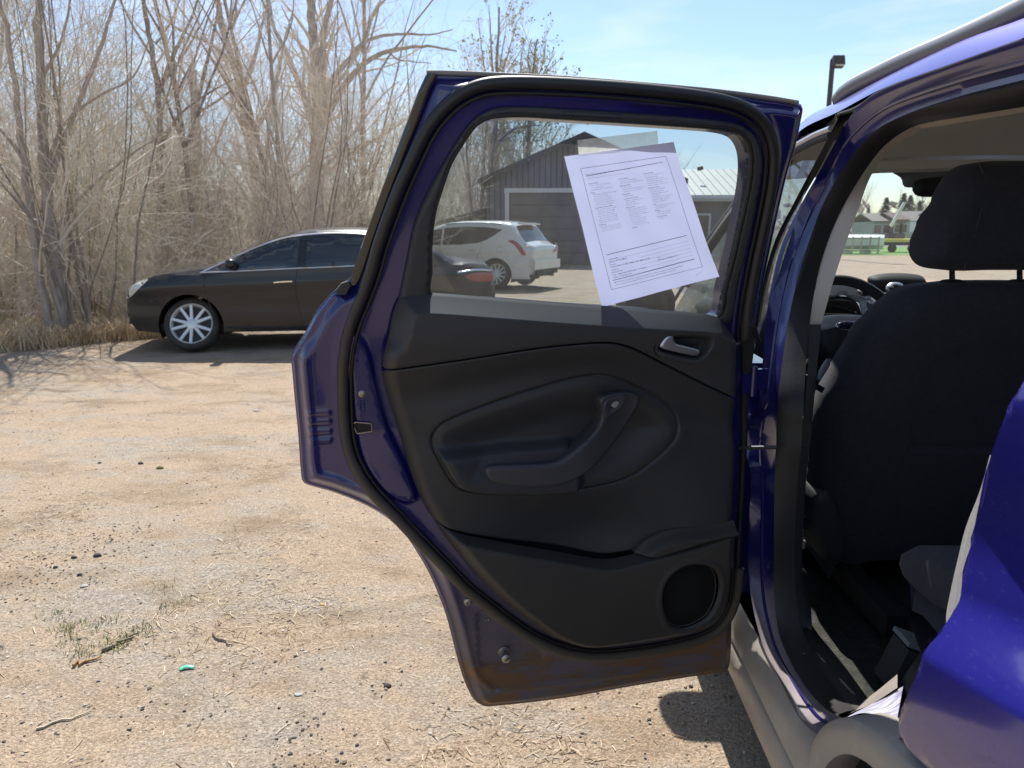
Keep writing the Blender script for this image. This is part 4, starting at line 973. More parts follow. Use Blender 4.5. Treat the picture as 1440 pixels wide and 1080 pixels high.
# rear side window, tailgate, far side (keeps the cabin closed)
g2 = np.array([(.62, 1.27), (.20, 1.25), (-.42, 1.22), (-.36, 1.40), (.1, 1.53), (.55, 1.555)])
V2, Fc = sheet2d(resample(g2, step=.04, closed=True, smooth=False), spacing=.08); V3 = np.stack([S(V2[:, 1]) + .004, V2[:, 0], V2[:, 1]], 1); obj('quarter_window', V3, Fc, M['gloss'], suv, 180)
cp = bc([(1600, 74), (1520, 93)], .01)
pill = np.array([(.76, 1.285), (.62, 1.27), (.55, 1.555), (.86, 1.575), (.90, 1.50), (.80, 1.36)])
V2, Fc = sheet2d(resample(pill, step=.02, closed=True, smooth=False), spacing=.03); V3 = np.stack([S(V2[:, 1]) + .006, V2[:, 0], V2[:, 1]], 1); v, f = slab(V3, Fc, V3 + arr(.06, 0, 0)); obj('rear_pillar', v, f, M['blue'], suv)
rows = []
for z, y, wd in ((.40, -.62, .86), (.75, -.66, .90), (1.0, -.66, .90), (1.22, -.60, .84), (1.50, -.50, .70), (1.60, -.42, .64)):
    rows.append([(1.43 + s * wd, y - .06 * (1 - s * s), z) for s in np.linspace(-1, 1, 9)])
obj('tailgate', np.array(rows).reshape(-1, 3), grid_faces(6, 9), M['blue'], suv, 50)
far = [(-.62, .40), (2.9, .40), (2.85, 1.03), (-.62, 1.03)]
V2, Fc = sheet2d(np.array(far), spacing=.2); V3 = np.stack([2.86 - S(V2[:, 1]), V2[:, 0], V2[:, 1]], 1); v, f = slab(V3, Fc, V3 - arr(.06, 0, 0)); obj('far_side_panel', v, f, M['blue'], suv)
for y in (-.45, .55, 1.72):
    P = np.array([(2.86 - float(S(z)) - .02, y + .04 * (z - 1), z) for z in np.linspace(1.0, 1.58, 8)]); v, f = tube(P, .05, 8); obj('far_pillar', v, f, M['trim'], suv)
fw = [[(2.86 - float(S(z)) - .01, y, z) for z in (1.03, 1.3, 1.55)] for y in np.linspace(-.5, 2.75, 6)]
for a, b_ in (((.60, 1.68), 'far_rear_window'), ((1.76, 2.40), 'far_front_window')):
    vv = [(2.86 - float(S(z)) - .012, y, z) for y in a for z in (1.03, 1.3, 1.53)]; obj(b_, vv, grid_faces(2, 3), M['glass'], suv, 180)

# ------------------------------------------------------------------ suv: driver's seat
def seat_plane(z): return 1.93 - .24 * (z - .55)
def spt(p, off=0.):
    y = 1.85
    for _ in range(20):
        a = atY(p, y); y = seat_plane(a[2]) + off
    return np.array([a[0], a[2]])
SB_L = [(1440,396),(1400,396),(1350,396),(1318,399),(1290,402),(1272,408),(1256,418),(1240,432),(1226,446),(1212,462),(1198,484),(1184,508),(1170,534),(1158,556),(1150,580),(1146,610),(1143,650),(1141,690),(1146,735),(1160,778),(1188,792),(1230,786),(1300,784),(1380,784),(1440,784)]
L = np.array([spt(p) for p in SB_L]); CX = 1.085
L = L[L[:, 0] < CX - .01]; R = L[::-1].copy(); R[:, 0] = 2 * CX - R[:, 0]
sbo = resample(np.concatenate([L, R]), step=.012, closed=True)
V2, Fc = sheet2d(sbo, spacing=.012)
sd = sdf(V2, sbo)
inner = resample([spt(p) for p in [(1440,478),(1330,484),(1288,500),(1278,520),(1271,545),(1262,575),(1257,610),(1255,660),(1252,700),(1246,740),(1242,770),(1300,776),(1440,776)]], step=.01)
inner = np.concatenate([inner, (inner * arr(-1, 1) + arr(2 * CX, 0))[::-1]])
si = sdf(V2, inner)
bulge = .060 * np.sqrt(np.clip(1 - (1 - np.clip(sd / .09, 0, 1)) ** 2, 0, 1)) - .010 * sstep(-.004, .012, si)
pocket_z = spt((1300, 622))[1]
bulge += .006 * sstep(.003, -.003, V2[:, 1] - pocket_z) * sstep(0, .01, si) - .006 * np.exp(-((V2[:, 1] - pocket_z) / .004) ** 2) * sstep(0, .01, si)
seam = resample([spt(p) for p in [(1262,430),(1250,460),(1240,500),(1228,545),(1214,590),(1205,640),(1200,700),(1190,760)]], step=.01)
bulge -= .004 * np.exp(-(dist(V2, seam) / .004) ** 2)
Y0 = seat_plane(V2[:, 1])
A = np.stack([V2[:, 0], Y0 - bulge, V2[:, 1]], 1); B = np.stack([V2[:, 0], Y0 + .05 + bulge * .9, V2[:, 1]], 1)
v, f = slab(A, Fc, B); seat = obj('driver_seat', v, f, M['fabric'], suv, 60)
st = resample([spt(p) for p in [(1257,628),(1300,628),(1440,628)]], step=.008)
q = MB()
for a in st[::1]:
    q.box((a[0], seat_plane(a[1]) - .053, a[1]), (.0045, .003, .0016))
q.build('stitching', mat('thread', (.10, .10, .11), .8), seat)
HR_L = [(1440,226),(1410,226),(1384,227),(1366,231),(1352,241),(1340,258),(1328,283),(1314,303),(1305,321),(1299,342),(1298,359),(1304,371),(1318,378),(1347,381),(1390,380),(1440,380)]
def hpt(p): a = atY(p, 1.74); return np.array([a[0], a[2]])
L = np.array([hpt(p) for p in HR_L]); L = L[L[:, 0] < CX - .005]; R = L[::-1].copy(); R[:, 0] = 2 * CX - R[:, 0]
ho = resample(np.concatenate([L, R]), step=.010, closed=True); V2, Fc = sheet2d(ho, spacing=.011); sd = sdf(V2, ho)
bl = .050 * np.sqrt(np.clip(1 - (1 - np.clip(sd / .055, 0, 1)) ** 2, 0, 1))
hs_ = resample([hpt(p) for p in [(1366,231),(1371,250),(1368,280),(1360,310),(1352,345),(1346,380)]], step=.008)
bl -= .003 * np.exp(-(dist(V2, hs_) / .003) ** 2)
A = np.stack([V2[:, 0], 1.745 - bl, V2[:, 1]], 1); B = np.stack([V2[:, 0], 1.80 + bl * .8, V2[:, 1]], 1)
v, f = slab(A, Fc, B); obj('headrest', v, f, M['fabric'], seat, 60)
P = np.stack([hs_[:, 0], np.full(len(hs_), 1.6925), hs_[:, 1]], 1); P[:, 1] += .02 * np.linspace(1, 0, len(P)) ** 3 + .022 * np.linspace(0, 1, len(P)) ** 4
v, f = tube(P, .0012, 5); obj('headrest_seam', v, f, mat('seam_thread', (.06, .06, .07), .8), seat)
for px in (1339, 1434):
    t, b2 = atY((px, 376), 1.765), atY((px, 402), 1.785); v, f = tube(np.array([t, b2, b2 - arr(0, 0, .05)]), .0065, 10); obj('headrest_post', v, f, M['chrome'], seat)
    q = MB(); q.add(*ell((b2[0], b2[1], b2[2] + .004), (.030, .022, .012))); q.build('post_collar', M['black'], seat)
# seat side shield, rail, cushion
ss = resample([spt(p, -.05) for p in [(1162,690),(1176,706),(1188,740),(1190,772),(1180,796),(1158,788),(1142,760),(1138,720),(1146,694)]], step=.012, closed=True)
V2, Fc = sheet2d(ss, spacing=.015); sd = sdf(V2, ss); Y0 = seat_plane(V2[:, 1]) - .045 - .022 * np.sqrt(np.clip(1 - (1 - np.clip(sd / .03, 0, 1)) ** 2, 0, 1))
A = np.stack([V2[:, 0], Y0, V2[:, 1]], 1); v, f = slab(A, Fc, A + arr(0, .1, 0)); obj('side_shield', v, f, M['trim'], seat)
rows = []
for y, w_, z in ((1.92, .26, .50), (2.1, .27, .53), (2.35, .27, .56), (2.45, .24, .50)):
    rows.append([(CX + w_ * s, y, z + .03 * abs(s) ** 3 - .14 * (abs(s) > .99)) for s in np.linspace(-1, 1, 15)])
obj('seat_cushion', np.array(rows).reshape(-1, 3), grid_faces(4, 15), M['fabric'], seat)
for x in (.88, 1.28): MB().box((x, 2.0, .40), (.05, .7, .06)).build('seat_rail', M['black'], seat)
# far front seat, same pattern, mostly hidden
def mirror_to(o, dx):
    c = o.copy(); col.objects.link(c); c.parent = suv; c.location.x = dx; return c
fs = mirror_to(seat, .70); fs.name = 'passenger_seat'
for ch in list(seat.children):
    c = ch.copy(); col.objects.link(c); c.parent = fs
# rear bench
def bench_px(p, Y): return atY(p, Y)
CB = [(1264,788),(1263,778),(1268,768),(1284,766),(1306,768),(1330,775),(1360,790)]
rows = []
base = [(.0, .60), (.035, .645), (.10, .655), (.30, .63), (.50, .60)]
c0_ = atY((1266, 772), 1.44)
prof = [(.10, -.17), (.02, -.12), (-.006, -.03), (.02, .0), (.06, .012), (.14, .004), (.34, -.03), (.55, -.05)]
xs = [c0_[0] - .0, c0_[0] + .02, c0_[0] + .06, c0_[0] + .14, c0_[0] + .25, 1.9]
for x, drop, back in zip(xs, (.10, .03, .006, 0, 0, 0), (.05, .018, .005, 0, 0, 0)):
    rows.append([(x, 1.44 - dy - back, c0_[2] + dz - (drop if dz > -.02 else drop * .1)) for dy, dz in prof])
obj('rear_bench', np.array(rows).reshape(-1, 3), grid_faces(len(rows), len(prof)), M['fabric'], suv, 60)
sd_ = []
so_ = resample(np.array([atX(p, xs[0])[1:] for p in [(1263,786),(1266,774),(1280,767),(1310,770),(1345,785),(1385,800),(1385,880),(1332,866),(1302,848),(1278,826),(1266,806)]]), step=.012, closed=True)
V2, Fc = sheet2d(so_, spacing=.018); sd_ = sdf(V2, so_); rr_ = .03 * (1 - np.sqrt(np.clip(1 - (1 - np.clip(sd_ / .03, 0, 1)) ** 2, 0, 1)))
A = np.stack([xs[0] - .01 + rr_, V2[:, 0], V2[:, 1]], 1); v, f = slab(A, Fc, A + arr(.06, 0, 0)); obj('bench_side', v, f, M['fabric'], suv, 60)
P = np.array([(x + .015, y, z + .022) for x, y, z in rows[1][2:]]); v, f = tube(resample(P, 30), .0018, 5); obj('bench_piping', v, f, mat('grey_piping', (.12, .12, .13), .8), suv)
q = MB()
q.box((xs[0] + .04, 1.36, .47), (.03, .05, .17), Matrix.Rotation(.5, 3, 'X')); q.box((xs[0] + .045, 1.31, .44), (.012, .02, .10), Matrix.Rotation(.5, 3, 'X')); q.build('bench_bracket', M['trim'], suv)
# bolster beside the rear backrest (grey cloth in the sun)
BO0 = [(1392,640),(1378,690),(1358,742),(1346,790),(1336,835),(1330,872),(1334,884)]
BO1 = [(1420,640),(1410,690),(1390,742),(1380,790),(1370,835),(1360,872),(1350,884)]
def onX(px, x): return np.array([atX(p, x) for p in px])
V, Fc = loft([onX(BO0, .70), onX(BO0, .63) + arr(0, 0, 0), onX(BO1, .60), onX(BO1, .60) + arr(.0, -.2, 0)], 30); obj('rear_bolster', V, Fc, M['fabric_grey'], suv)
bk = [[(x, .62 - .22 * (z - .6), z) for z in (.55, .8, 1.1, 1.22)] for x in (.66, 1.0, 1.43, 2.2)]
obj('rear_backrest', np.array(bk).reshape(-1, 3), grid_faces(4, 4), M['fabric'], suv)
# latch box on the floor; sunlight on its top painted as a pale cap
q = MB(); a = atZ((1262, 935), .42)
q.box((a[0] + .03, a[1] + .03, .40), (.06, .07, .10), Matrix.Rotation(.35, 3, 'Y')); q.build('bench_latch', mat('latch_plastic', (.07, .07, .07), .5), suv, 30)
q = MB(); q.box((a[0] + .045, a[1] + .03, .460), (.06, .07, .010), Matrix.Rotation(.35, 3, 'Y')); q.build('latch_lit_top', mat('latch_lit_grey', (.30, .31, .30), .5), suv, 30)
# seat belt with its tongue
P = np.array([bodyp((1150, 460), .14), bodyp((1139, 540), .16), bodyp((1135, 620), .17), bodyp((1131, 690), .17), bodyp((1129, 770), .17)])
q = MB(); PP = resample(P, 20); wdt = arr(.006, .020, 0)
q.add(np.concatenate([PP - wdt, PP + wdt]), grid_faces(2, 20)); belt = q.build('seat_belt', M['black'], suv)
q = MB(); c = bodyp((1147, 543), .155); q.box(c, (.04, .010, .014), Matrix.Rotation(.5, 3, 'Y')); q.box(c + arr(-.018, 0, .012), (.012, .010, .03)); q.build('belt_tongue', M['chrome'], belt)
for p, h in (((1133, 735), .03), ((1129, 765), .02)): MB().box(bodyp(p, .165), (.010, .012, h)).build('belt_buckle', M['chrome'], belt)

# ------------------------------------------------------------------ suv: dashboard and steering wheel
q = MB(); rows = []
for x in np.linspace(.58, 2.28, 25):
    rows.append([(x, 2.62, .70), (x, 2.60, .95), (x, 2.64, 1.055), (x, 2.72, 1.085), (x, 2.95, 1.10), (x, 3.25, 1.11)])
obj('dashboard', np.array(rows).reshape(-1, 3), grid_faces(25, 6), M['trim'], suv, 50)
def dplate(name, px, Y, thick, m, tilt=0.): 
    return plate(name, px, Y, thick, m, tilt, suv, .008)
dplate('instrument_panel', [(1158,396),(1180,393),(1208,396),(1222,408),(1234,428),(1226,432),(1206,424),(1190,416),(1170,420),(1156,424)], 2.56, .03, M['dash'], .5)
dplate('air_vent', [(1206,409),(1216,404),(1226,410),(1228,418),(1216,420),(1207,416)], 2.545, .012, M['satin'], .5)
dplate('vent_louvre', [(1209,411),(1217,407),(1224,411),(1224,416),(1216,417),(1210,415)], 2.541, .012, M['black'], .5)
dplate('centre_panel', [(1212,420),(1228,424),(1240,440),(1250,470),(1240,490),(1226,470)], 2.55, .03, M['dash'], .5)
dplate('button_row', [(1222,426),(1232,427),(1238,438),(1230,444),(1224,436)], 2.53, .02, M['gloss'], .5)
dplate('gauge_hood', [(1150,450),(1152,425),(1166,418),(1184,417),(1202,420),(1214,432),(1216,452),(1206,450),(1160,450)], 2.52, .05, M['gloss'], .3)
dplate('display_hood', [(1228,392),(1240,387),(1262,385),(1290,386),(1304,390),(1310,402),(1300,410),(1240,412),(1230,404)], 2.72, .06, M['black'], .3)
dplate('display_speaker', [(1247,406),(1252,399),(1260,397),(1270,399),(1273,405),(1268,412),(1256,416)], 2.66, .014, M['satin'], .3)
dplate('speaker_face', [(1251,406),(1255,401),(1261,400),(1267,402),(1268,406),(1264,410),(1257,412)], 2.655, .012, M['rim_dark'], .3)
# steering wheel
swc = atY((1183, 471), 2.28); sr = .178
Rw = Matrix.Rotation(math.radians(-24), 3, 'X'); Rn = np.array(Rw)
def wl(x, y, z): return swc + Rn @ np.array([x, y, z])
q = MB(); P = np.array([wl(sr * math.cos(a), 0, sr * math.sin(a)) for a in np.arange(64) * 2 * math.pi / 64])
q.add(*tube(P, .0165, 10, True, ref=Rn @ arr(0, 1, 0))); swo = q.build('steering_wheel', M['trim_soft'], suv, 180)
q = MB()
for pts, r in (([(-.165, 0, .012), (-.10, -.010, .022), (-.055, -.014, .020)], .016), ([(.165, 0, .012), (.10, -.010, .022), (.055, -.014, .020)], .016), ([(-.03, -.01, -.06), (-.07, -.004, -.12), (-.08, 0, -.160)], .010), ([(.03, -.01, -.06), (.07, -.004, -.12), (.08, 0, -.160)], .010)):
    q.add(*tube(resample(np.array([wl(*p) for p in pts]), 12), r, 8))
q.build('wheel_spoke', mat('spoke_grey', (.40, .40, .40), .4, .3), swo, 180)
v, f = ell((0, 0, 0), (.078, .035, .070)); v = np.array([wl(a, b - .012, c - .018) for a, b, c in v]); obj('airbag_pad', v, f, M['trim'], swo, 180)
v, f = ell((0, 0, 0), (.088, .022, .030)); v = np.array([wl(a, b - .024, c + .026) for a, b, c in v]); obj('hub_band', v, f, mat('hub_silver', (.60, .61, .59), .4, .2), swo, 180)
v, f = ell((0, 0, 0), (.036, .006, .0155), sup=1.); v = np.array([wl(a, b - .047, c + .016) for a, b, c in v]); em = obj('emblem', v, f, M['chrome'], swo, 180)
v, f = ell((0, 0, 0), (.032, .006, .0125), sup=1.); v = np.array([wl(a, b - .0495, c + .016) for a, b, c in v]); obj('emblem_face', v, f, mat('emblem_navy', (.012, .02, .07), .25, coat=1), swo, 180)
def text_mesh(name, body, size, align='LEFT', space=1.0, shear=0.0, width=0.0):
    c = bpy.data.curves.new(name, 'FONT'); c.body = body; c.size = size; c.align_x = align; c.space_line = space; c.shear = shear; c.resolution_u = 1
    if width: c.offset = width
    o = bpy.data.objects.new('tmp_text', c); col.objects.link(o); bpy.context.view_layer.update()
    me = bpy.data.meshes.new_from_object(o.evaluated_get(bpy.context.evaluated_depsgraph_get()))
    V = np.array([v.co[:] for v in me.vertices]); Fc = [tuple(p.vertices) for p in me.polygons]
    bpy.data.objects.remove(o); bpy.data.curves.remove(c); bpy.data.meshes.remove(me); return V, Fc
V, Fc = text_mesh('lettering', 'Ford', .020, 'CENTER', shear=.25)
V = np.array([wl(a, -.0565, b + .010) for a, b, c in V]); obj('emblem_lettering', V, Fc, M['chrome'], swo, 0)
P = np.array([wl(0, .02, -.01), wl(0, .25, -.05)]); v, f = tube(P, .035, 10); obj('steering_column', v, f, M['black'], swo)
# ------------------------------------------------------------------ the open rear door
ANG = math.radians(14.3)
DP0 = np.array([.490, 1.613, 0.]); DE = np.array([-math.cos(ANG), -math.sin(ANG), 0]); DN = np.array([math.sin(ANG), -math.cos(ANG), 0])
def dlean(z): s = np.maximum(np.asarray(z, float) - .93, 0); return .30 * (np.sqrt(s * s + .0009) - .03)
def daz(p, d=0.0):
    r = ray(*p); t = 1.5
    for _ in range(30): t = (float(dlean(CAM_H + t * r[2])) + d - (CAMP - DP0) @ DN) / (r @ DN)
    q = CAMP + t * r; return np.array([(q - DP0) @ DE, q[2]])
def dw(A, d=0.0):
    A = np.asarray(A, float).reshape(-1, 2); d = np.broadcast_to(d, (len(A),))
    return DP0 + A[:, :1] * DE + A[:, 1:] * arr(0, 0, 1) + (dlean(A[:, 1]) + d)[:, None] * DN
def dc(px, d=0.0, step=.006, closed=True, smooth=True): return resample([daz(p, d) for p in px], step=step, closed=closed, smooth=smooth)

OUT = [(596,112),(602,102),(625,101),(700,104),(800,109),(900,117),(1000,126),(1080,136),(1122,143),(1131,149),(1128,171),(1121,204),(1108,249),(1096,300),(1083,360),(1071,420),(1062,470),(1055,530),(1050,600),(1046,680),(1042,740),(1037,800),(1031,870),(1028,930),(1022,945),(1000,949),(960,955),(880,968),(800,982),(740,990),(700,994),(682,995),(668,987),(657,968),(647,940),(638,905),(628,868),(616,835),(603,806),(588,780),(569,752),(545,730),(513,711),(468,693),(436,684),(426,679),(423,665),(419,610),(414,560),(410,515),(409,502),(417,486),(430,466),(444,440),(458,422),(472,408),(484,402),(492,392),(510,343),(527,295),(545,245),(562,200),(576,162),(587,132)]
GL = [(607,413),(606,380),(606,345),(611,300),(621,266),(634,230),(648,206),(660,188),(672,175),(690,167),(730,164),(800,168),(900,174),(990,180),(1025,184),(1041,191),(1050,206),(1053,228),(1050,262),(1040,310),(1029,360),(1018,403),(1007,444),(900,434),(800,428),(700,420)]
TR = [(556,455),(564,410),(572,370),(585,310),(605,265),(627,226),(652,186),(672,164),(697,152),(740,150),(800,153),(893,159),(960,164),(1016,170),(1044,176),(1064,192),(1074,222),(1070,262),(1062,305),(1050,360),(1038,405),(1028,452),(1000,460),(800,448),(620,436)]
CARD = [(548,475),(553,448),(560,428),(568,418),(585,415),(607,414),(700,421),(800,429),(900,436),(985,442),(1012,446),(1026,455),(1036,474),(1041,500),(1042,540),(1041,600),(1039,680),(1035,740),(1033,790),(1030,838),(1022,862),(998,884),(960,898),(900,909),(860,915),(826,918),(800,913),(770,900),(736,875),(700,845),(655,797),(618,748),(596,712),(580,672),(564,620),(550,575),(541,545),(538,522),(541,500)]
SEALP = [(532,345),(545,308),(561,266),(578,228),(598,186),(620,156),(645,134),(672,121),(700,116),(760,116),(850,121),(940,129),(1020,141),(1058,156),(1080,180),(1089,215),(1087,255),(1077,310),(1064,370),(1053,430),(1047,480)]
SEALL = [(532,345),(520,388),(506,425),(494,455),(486,485),(482,520),(482,555),(484,600),(490,635),(503,665),(524,695),(556,728),(590,764),(622,796),(654,829),(684,853),(711,874),(740,894),(767,908),(795,918),(825,924),(860,924),(900,919),(942,912),(993,898),(1018,880),(1034,850),(1041,800)]
out = dc(OUT, -.024, step=.008); gl = dc(GL); trim = dc(TR, .012); card = dc(CARD, .045)
sealp = dc(SEALP, .012, closed=False); seall = dc(SEALL, .012, closed=False)
seal_all = np.concatenate([sealp[::-1], seall])

def inset(poly, k):   # shrink a polygon towards its inside by k
    P = np.asarray(poly); T = np.roll(P, -1, 0) - np.roll(P, 1, 0); T /= np.linalg.norm(T, axis=1)[:, None] + 1e-9
    Nn = np.stack([-T[:, 1], T[:, 0]], 1); area = .5 * np.sum(P[:, 0] * np.roll(P[:, 1], -1) - np.roll(P[:, 0], -1) * P[:, 1])
    return P + Nn * k * (1 if area > 0 else -1)

# --- painted shell
hem = dc([(470,420),(440,462),(428,500),(432,560),(438,620),(444,664),(475,676),(520,694),(560,722),(600,765),(632,820),(650,880),(668,945),(690,968)], 0, .008, closed=False)
def offl(L, k): T = frames(L); return L + np.stack([-T[:, 1], T[:, 0]], 1) * k
def shell_d(V2):
    so = sdf(V2, out); sl = dist(V2, seal_all)
    d = -.020 * (1 - sstep(.008, .030, so)) - .010 * (1 - sstep(.0, .006, so))
    d += .008 * np.exp(-(sl / .014) ** 2)                       # land under the seal
    d -= .006 * sstep(-.004, .006, sdf(V2, rec))
    inr = sstep(ra0 - .004, ra0 + .004, V2[:, 0]) * sstep(ra1 + .004, ra1 - .004, V2[:, 0])
    for z0 in ribz: d += .0035 * inr * np.exp(-((V2[:, 1] - z0) / .006) ** 2)
    d += .007 * sstep(-.006, .008, sdf(V2, lat))
    d += .005 * np.exp(-(dist(V2, hem) / .008) ** 2)
    d += .004 * np.exp(-(dist(V2, bot) / .006) ** 2)
    return d
rec = dc([(672,862),(684,858),(700,868),(764,914),(762,926),(740,930),(690,938),(676,936),(672,900)], 0, .008)
ribz = [daz((450, y), 0)[1] for y in (580, 592, 606, 619)]
ra0, ra1 = daz((466, 600), 0)[0], daz((433, 600), 0)[0]
lat = dc([(500,470),(512,482),(520,500),(528,540),(545,600),(572,660),(585,700),(570,706),(540,690),(512,650),(500,600),(494,540),(492,500)], 0, .008)
bot = dc([(700,972),(800,958),(900,944),(1010,925)], 0, .01, closed=False)
V2, Fc = sheet2d(out, [gl], spacing=.009, feats=[np.stack([np.arange(ra0 - .006, ra1 + .006, .004), np.full(len(np.arange(ra0 - .006, ra1 + .006, .004)), z_)], 1) for z_ in np.arange(min(ribz) - .012, max(ribz) + .012, .004)] + [inset(lat, k) for k in (-.006, -.003, 0, .003, .006)] + [inset(out, k) for k in (.004, .008, .013, .018, .023, .028, .033)] + [hem, offl(hem, .006), offl(hem, -.006), offl(hem, .012), offl(hem, -.012)])
d = shell_d(V2)
V3 = dw(V2, d); Fc = wind(Fc, V3, DN); Vb = dw(V2, -.040 - .022 * sstep(1.0, .85, V2[:, 1]) + 0 * d)
v, f = slab(V3, Fc, Vb)
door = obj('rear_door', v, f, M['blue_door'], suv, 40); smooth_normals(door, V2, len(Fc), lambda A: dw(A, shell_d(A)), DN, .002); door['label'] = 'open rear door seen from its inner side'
def dpart(name, outline, h, m, spacing=.008, holes=(), back=None, feats=(), smooth=40, edge=.006, elev=.004):
    V2, Fc = sheet2d(outline, holes, spacing, feats)
    def surf(A):
        hv = h(A) if callable(h) else np.full(len(A), float(h))
        if edge:
            s = sdf(A, outline)
            for hh in holes: s = np.minimum(s, -sdf(A, hh))
            hv = hv - elev * (1 - np.sqrt(np.clip(1 - (1 - np.clip(s / edge, 0, 1)) ** 2, 0, 1)))
        return dw(A, hv)
    V3 = surf(V2); Fc = wind(Fc, V3, DN)
    if back is None: o = obj(name, V3, Fc, m, door, smooth)
    else: v, f = slab(V3, Fc, dw(V2, back)); o = obj(name, v, f, m, door, smooth)
    if callable(h) or edge: smooth_normals(o, V2, len(Fc), surf, DN)
    return o
# --- window: glass and trim
dpart('window_glass', inset(gl, -.008), .0, M['glass'], .03, edge=0, smooth=180)
dpart('window_trim', trim, .014, M['trim'], .010, [gl], back=-.012, edge=.008, elev=.006)
ins = inset(gl, -.002); P = dw(ins, .008); v, f = tube(P, .004, 6, closed=True, ref=DN); obj('window_seal', v, f, M['rubber'], door)

# --- black strips on the outer frame
ap = [(486,398),(492,392),(510,343),(527,295),(545,245),(562,200),(576,162),(587,132),(596,112),(602,102)]
ap2 = [(499,402),(507,394),(524,346),(541,299),(559,249),(576,204),(590,168),(600,140),(608,120),(616,108)]
A, B = dw(np.array([daz(p, -.012) for p in ap]), -.012), dw(np.array([daz(p, -.008) for p in ap2]), -.008)
V, Fc = loft([A - DN * .03, A, (A + B) / 2 + DN * .004, B, B - DN * .012], 50); obj('pillar_applique', V, Fc, M['gloss'], door, 60)
pk = dw(np.array([daz(p, .0) for p in [(473,408),(480,399),(488,396),(493,402),(486,414),(476,415)]]), .0)
v, f = slab(pk, [(0, 1, 2, 3, 4, 5)], pk - DN * .03); obj('applique_end_cap', v, f, M['trim'], door)
tp = dc([(600,102),(625,102),(700,105),(800,110),(900,118),(1000,127),(1080,137),(1122,144)], -.018, .02, closed=False)
v, f = tube(dw(tp, -.018), .0038, 8, ref=DN); obj('frame_drip_rail', v, f, mat('sunlit_rubber', (.26, .25, .22), .75), door)  # dusty black rubber, with the sun's glare painted in as a pale tone

# --- weather seal: one rubber tube right round the door
P = dw(resample(seal_all, step=.010, smooth=False), .009)
rad = np.full(len(P), .0105)
v, f = tube(P, rad, 10, ref=DN, flat=1.0); obj('weather_seal', v, f, M['rubber_dusty'], door, 180)
off = resample(seal_all, step=.012, smooth=False); T = frames(off); Nn = np.stack([-T[:, 1], T[:, 0]], 1)
cen = card.mean(0); sg = np.sign(np.sum(Nn * (cen - off), 1))[:, None]
v, f = tube(dw(off + Nn * sg * .016, .010), .0035, 6, ref=DN); obj('seal_lip', v, f, M['rubber'], door, 180)

# --- door card: three mouldings with seams between them
SEAM1 = [(530,523),(545,521),(640,507),(760,488),(800,484),(835,481),(865,482),(892,491),(940,515),(1000,545),(1050,568)]
SEAM2 = [(590,722),(608,735),(640,748),(700,761),(780,775),(836,785),(858,786),(880,782),(910,774),(960,762),(1000,750),(1045,734)]
s1 = dc(SEAM1, .05, .006, closed=False); s2 = dc(SEAM2, .05, .006, closed=False)
INS = [(607,622),(610,607),(624,593),(680,570),(740,550),(800,533),(832,528),(860,530),(898,546),(928,562),(946,578),(952,600),(945,620),(920,645),(890,666),(858,678),(810,687),(760,692),(700,692),(665,689),(645,683),(632,670),(618,645)]
insr = dc(INS, .045)
ARM = [(590,640),(650,634),(700,629),(770,624),(800,622),(815,640),(812,700),(770,712),(700,712),(655,710),(620,702),(595,670)]
armr = dc(ARM, .06)
arm_top = dc([(612,648),(660,652),(700,654),(770,650),(790,648)], .06, .01, closed=False)
zt = daz((800, 432), .05)[1]
def card_h(V2):
    s = sdf(V2, card); z = V2[:, 1]
    h = .050 * np.sqrt(np.clip(1 - (1 - np.clip((s + .002) / .030, 0, 1)) ** 2, 0, 1))
    top_ = sstep(zt - .085, zt - .05, z); h = h * (1 - top_) + np.minimum(.050, .006 + 1.25 * np.clip(s, 0, 1)) * top_
    # top ledge rolls away to the glass
    h += .016 * np.exp(-((z - (zt - .055)) / .06) ** 2)
    # soft waist: the panel leans back under the upper pad, then swells to the armrest
    ds1 = dist(V2, s1)
    h -= .010 * np.exp(-((ds1 - .06) / .035) ** 2) * (z < np.interp(V2[:, 0], s1[::-1, 0] if s1[0, 0] > s1[-1, 0] else s1[:, 0], s1[::-1, 1] if s1[0, 0] > s1[-1, 0] else s1[:, 1]))
    si = sdf(V2, insr)
    h += .004 * np.exp(-(np.clip(-si, 0, 1) / .03) ** 2) * (si < 0)
    h -= .004 * np.exp(-(si / .0028) ** 2)                                     # groove round the insert
    h += np.where(si > 0, .003 + .003 * sstep(0, .02, si) - .018 * sstep(.015, .09, si), 0)
    sa = sdf(V2, armr)
    h += .030 * sstep(-.010, .018, sa) * sstep(-.002, .008, si)
    # map pocket hollow above the lower moulding
    pc = daz((815, 775), .04); u = (V2[:, 0] - pc[0]) / .16; vv = (z - pc[1] - .03) / .085
    h -= .034 * np.exp(-(u * u + vv * vv)) * (si < 0)
    # slope out towards the seam below
    return h
def split(line):  # z of a seam at a
    L = line[np.argsort(line[:, 0])]; return lambda a: np.interp(a, L[:, 0], L[:, 1])
f1, f2 = split(s1), split(s2)
GAP = .0018
def clip_poly(poly, fn, above):
    """part of the outline above / below a seam line, closed along the seam"""
    P = np.asarray(poly); k = (P[:, 1] > fn(P[:, 0])) == above
    idx = np.where(k & ~np.roll(k, 1))[0]; st = idx[0]; Q = np.roll(P, -st, 0); kk = np.roll(k, -st); Q = Q[kk]
    a0, a1 = Q[-1, 0], Q[0, 0]; n = int(abs(a1 - a0) / .006)
    a = np.linspace(a0, a1, n)[1:-1]; sgn = GAP if above else -GAP
    seam = np.stack([a, fn(a) + sgn], 1)
    Q = Q[np.abs(Q[:, 1] - fn(Q[:, 0])) > .003]
    return np.concatenate([Q, seam])
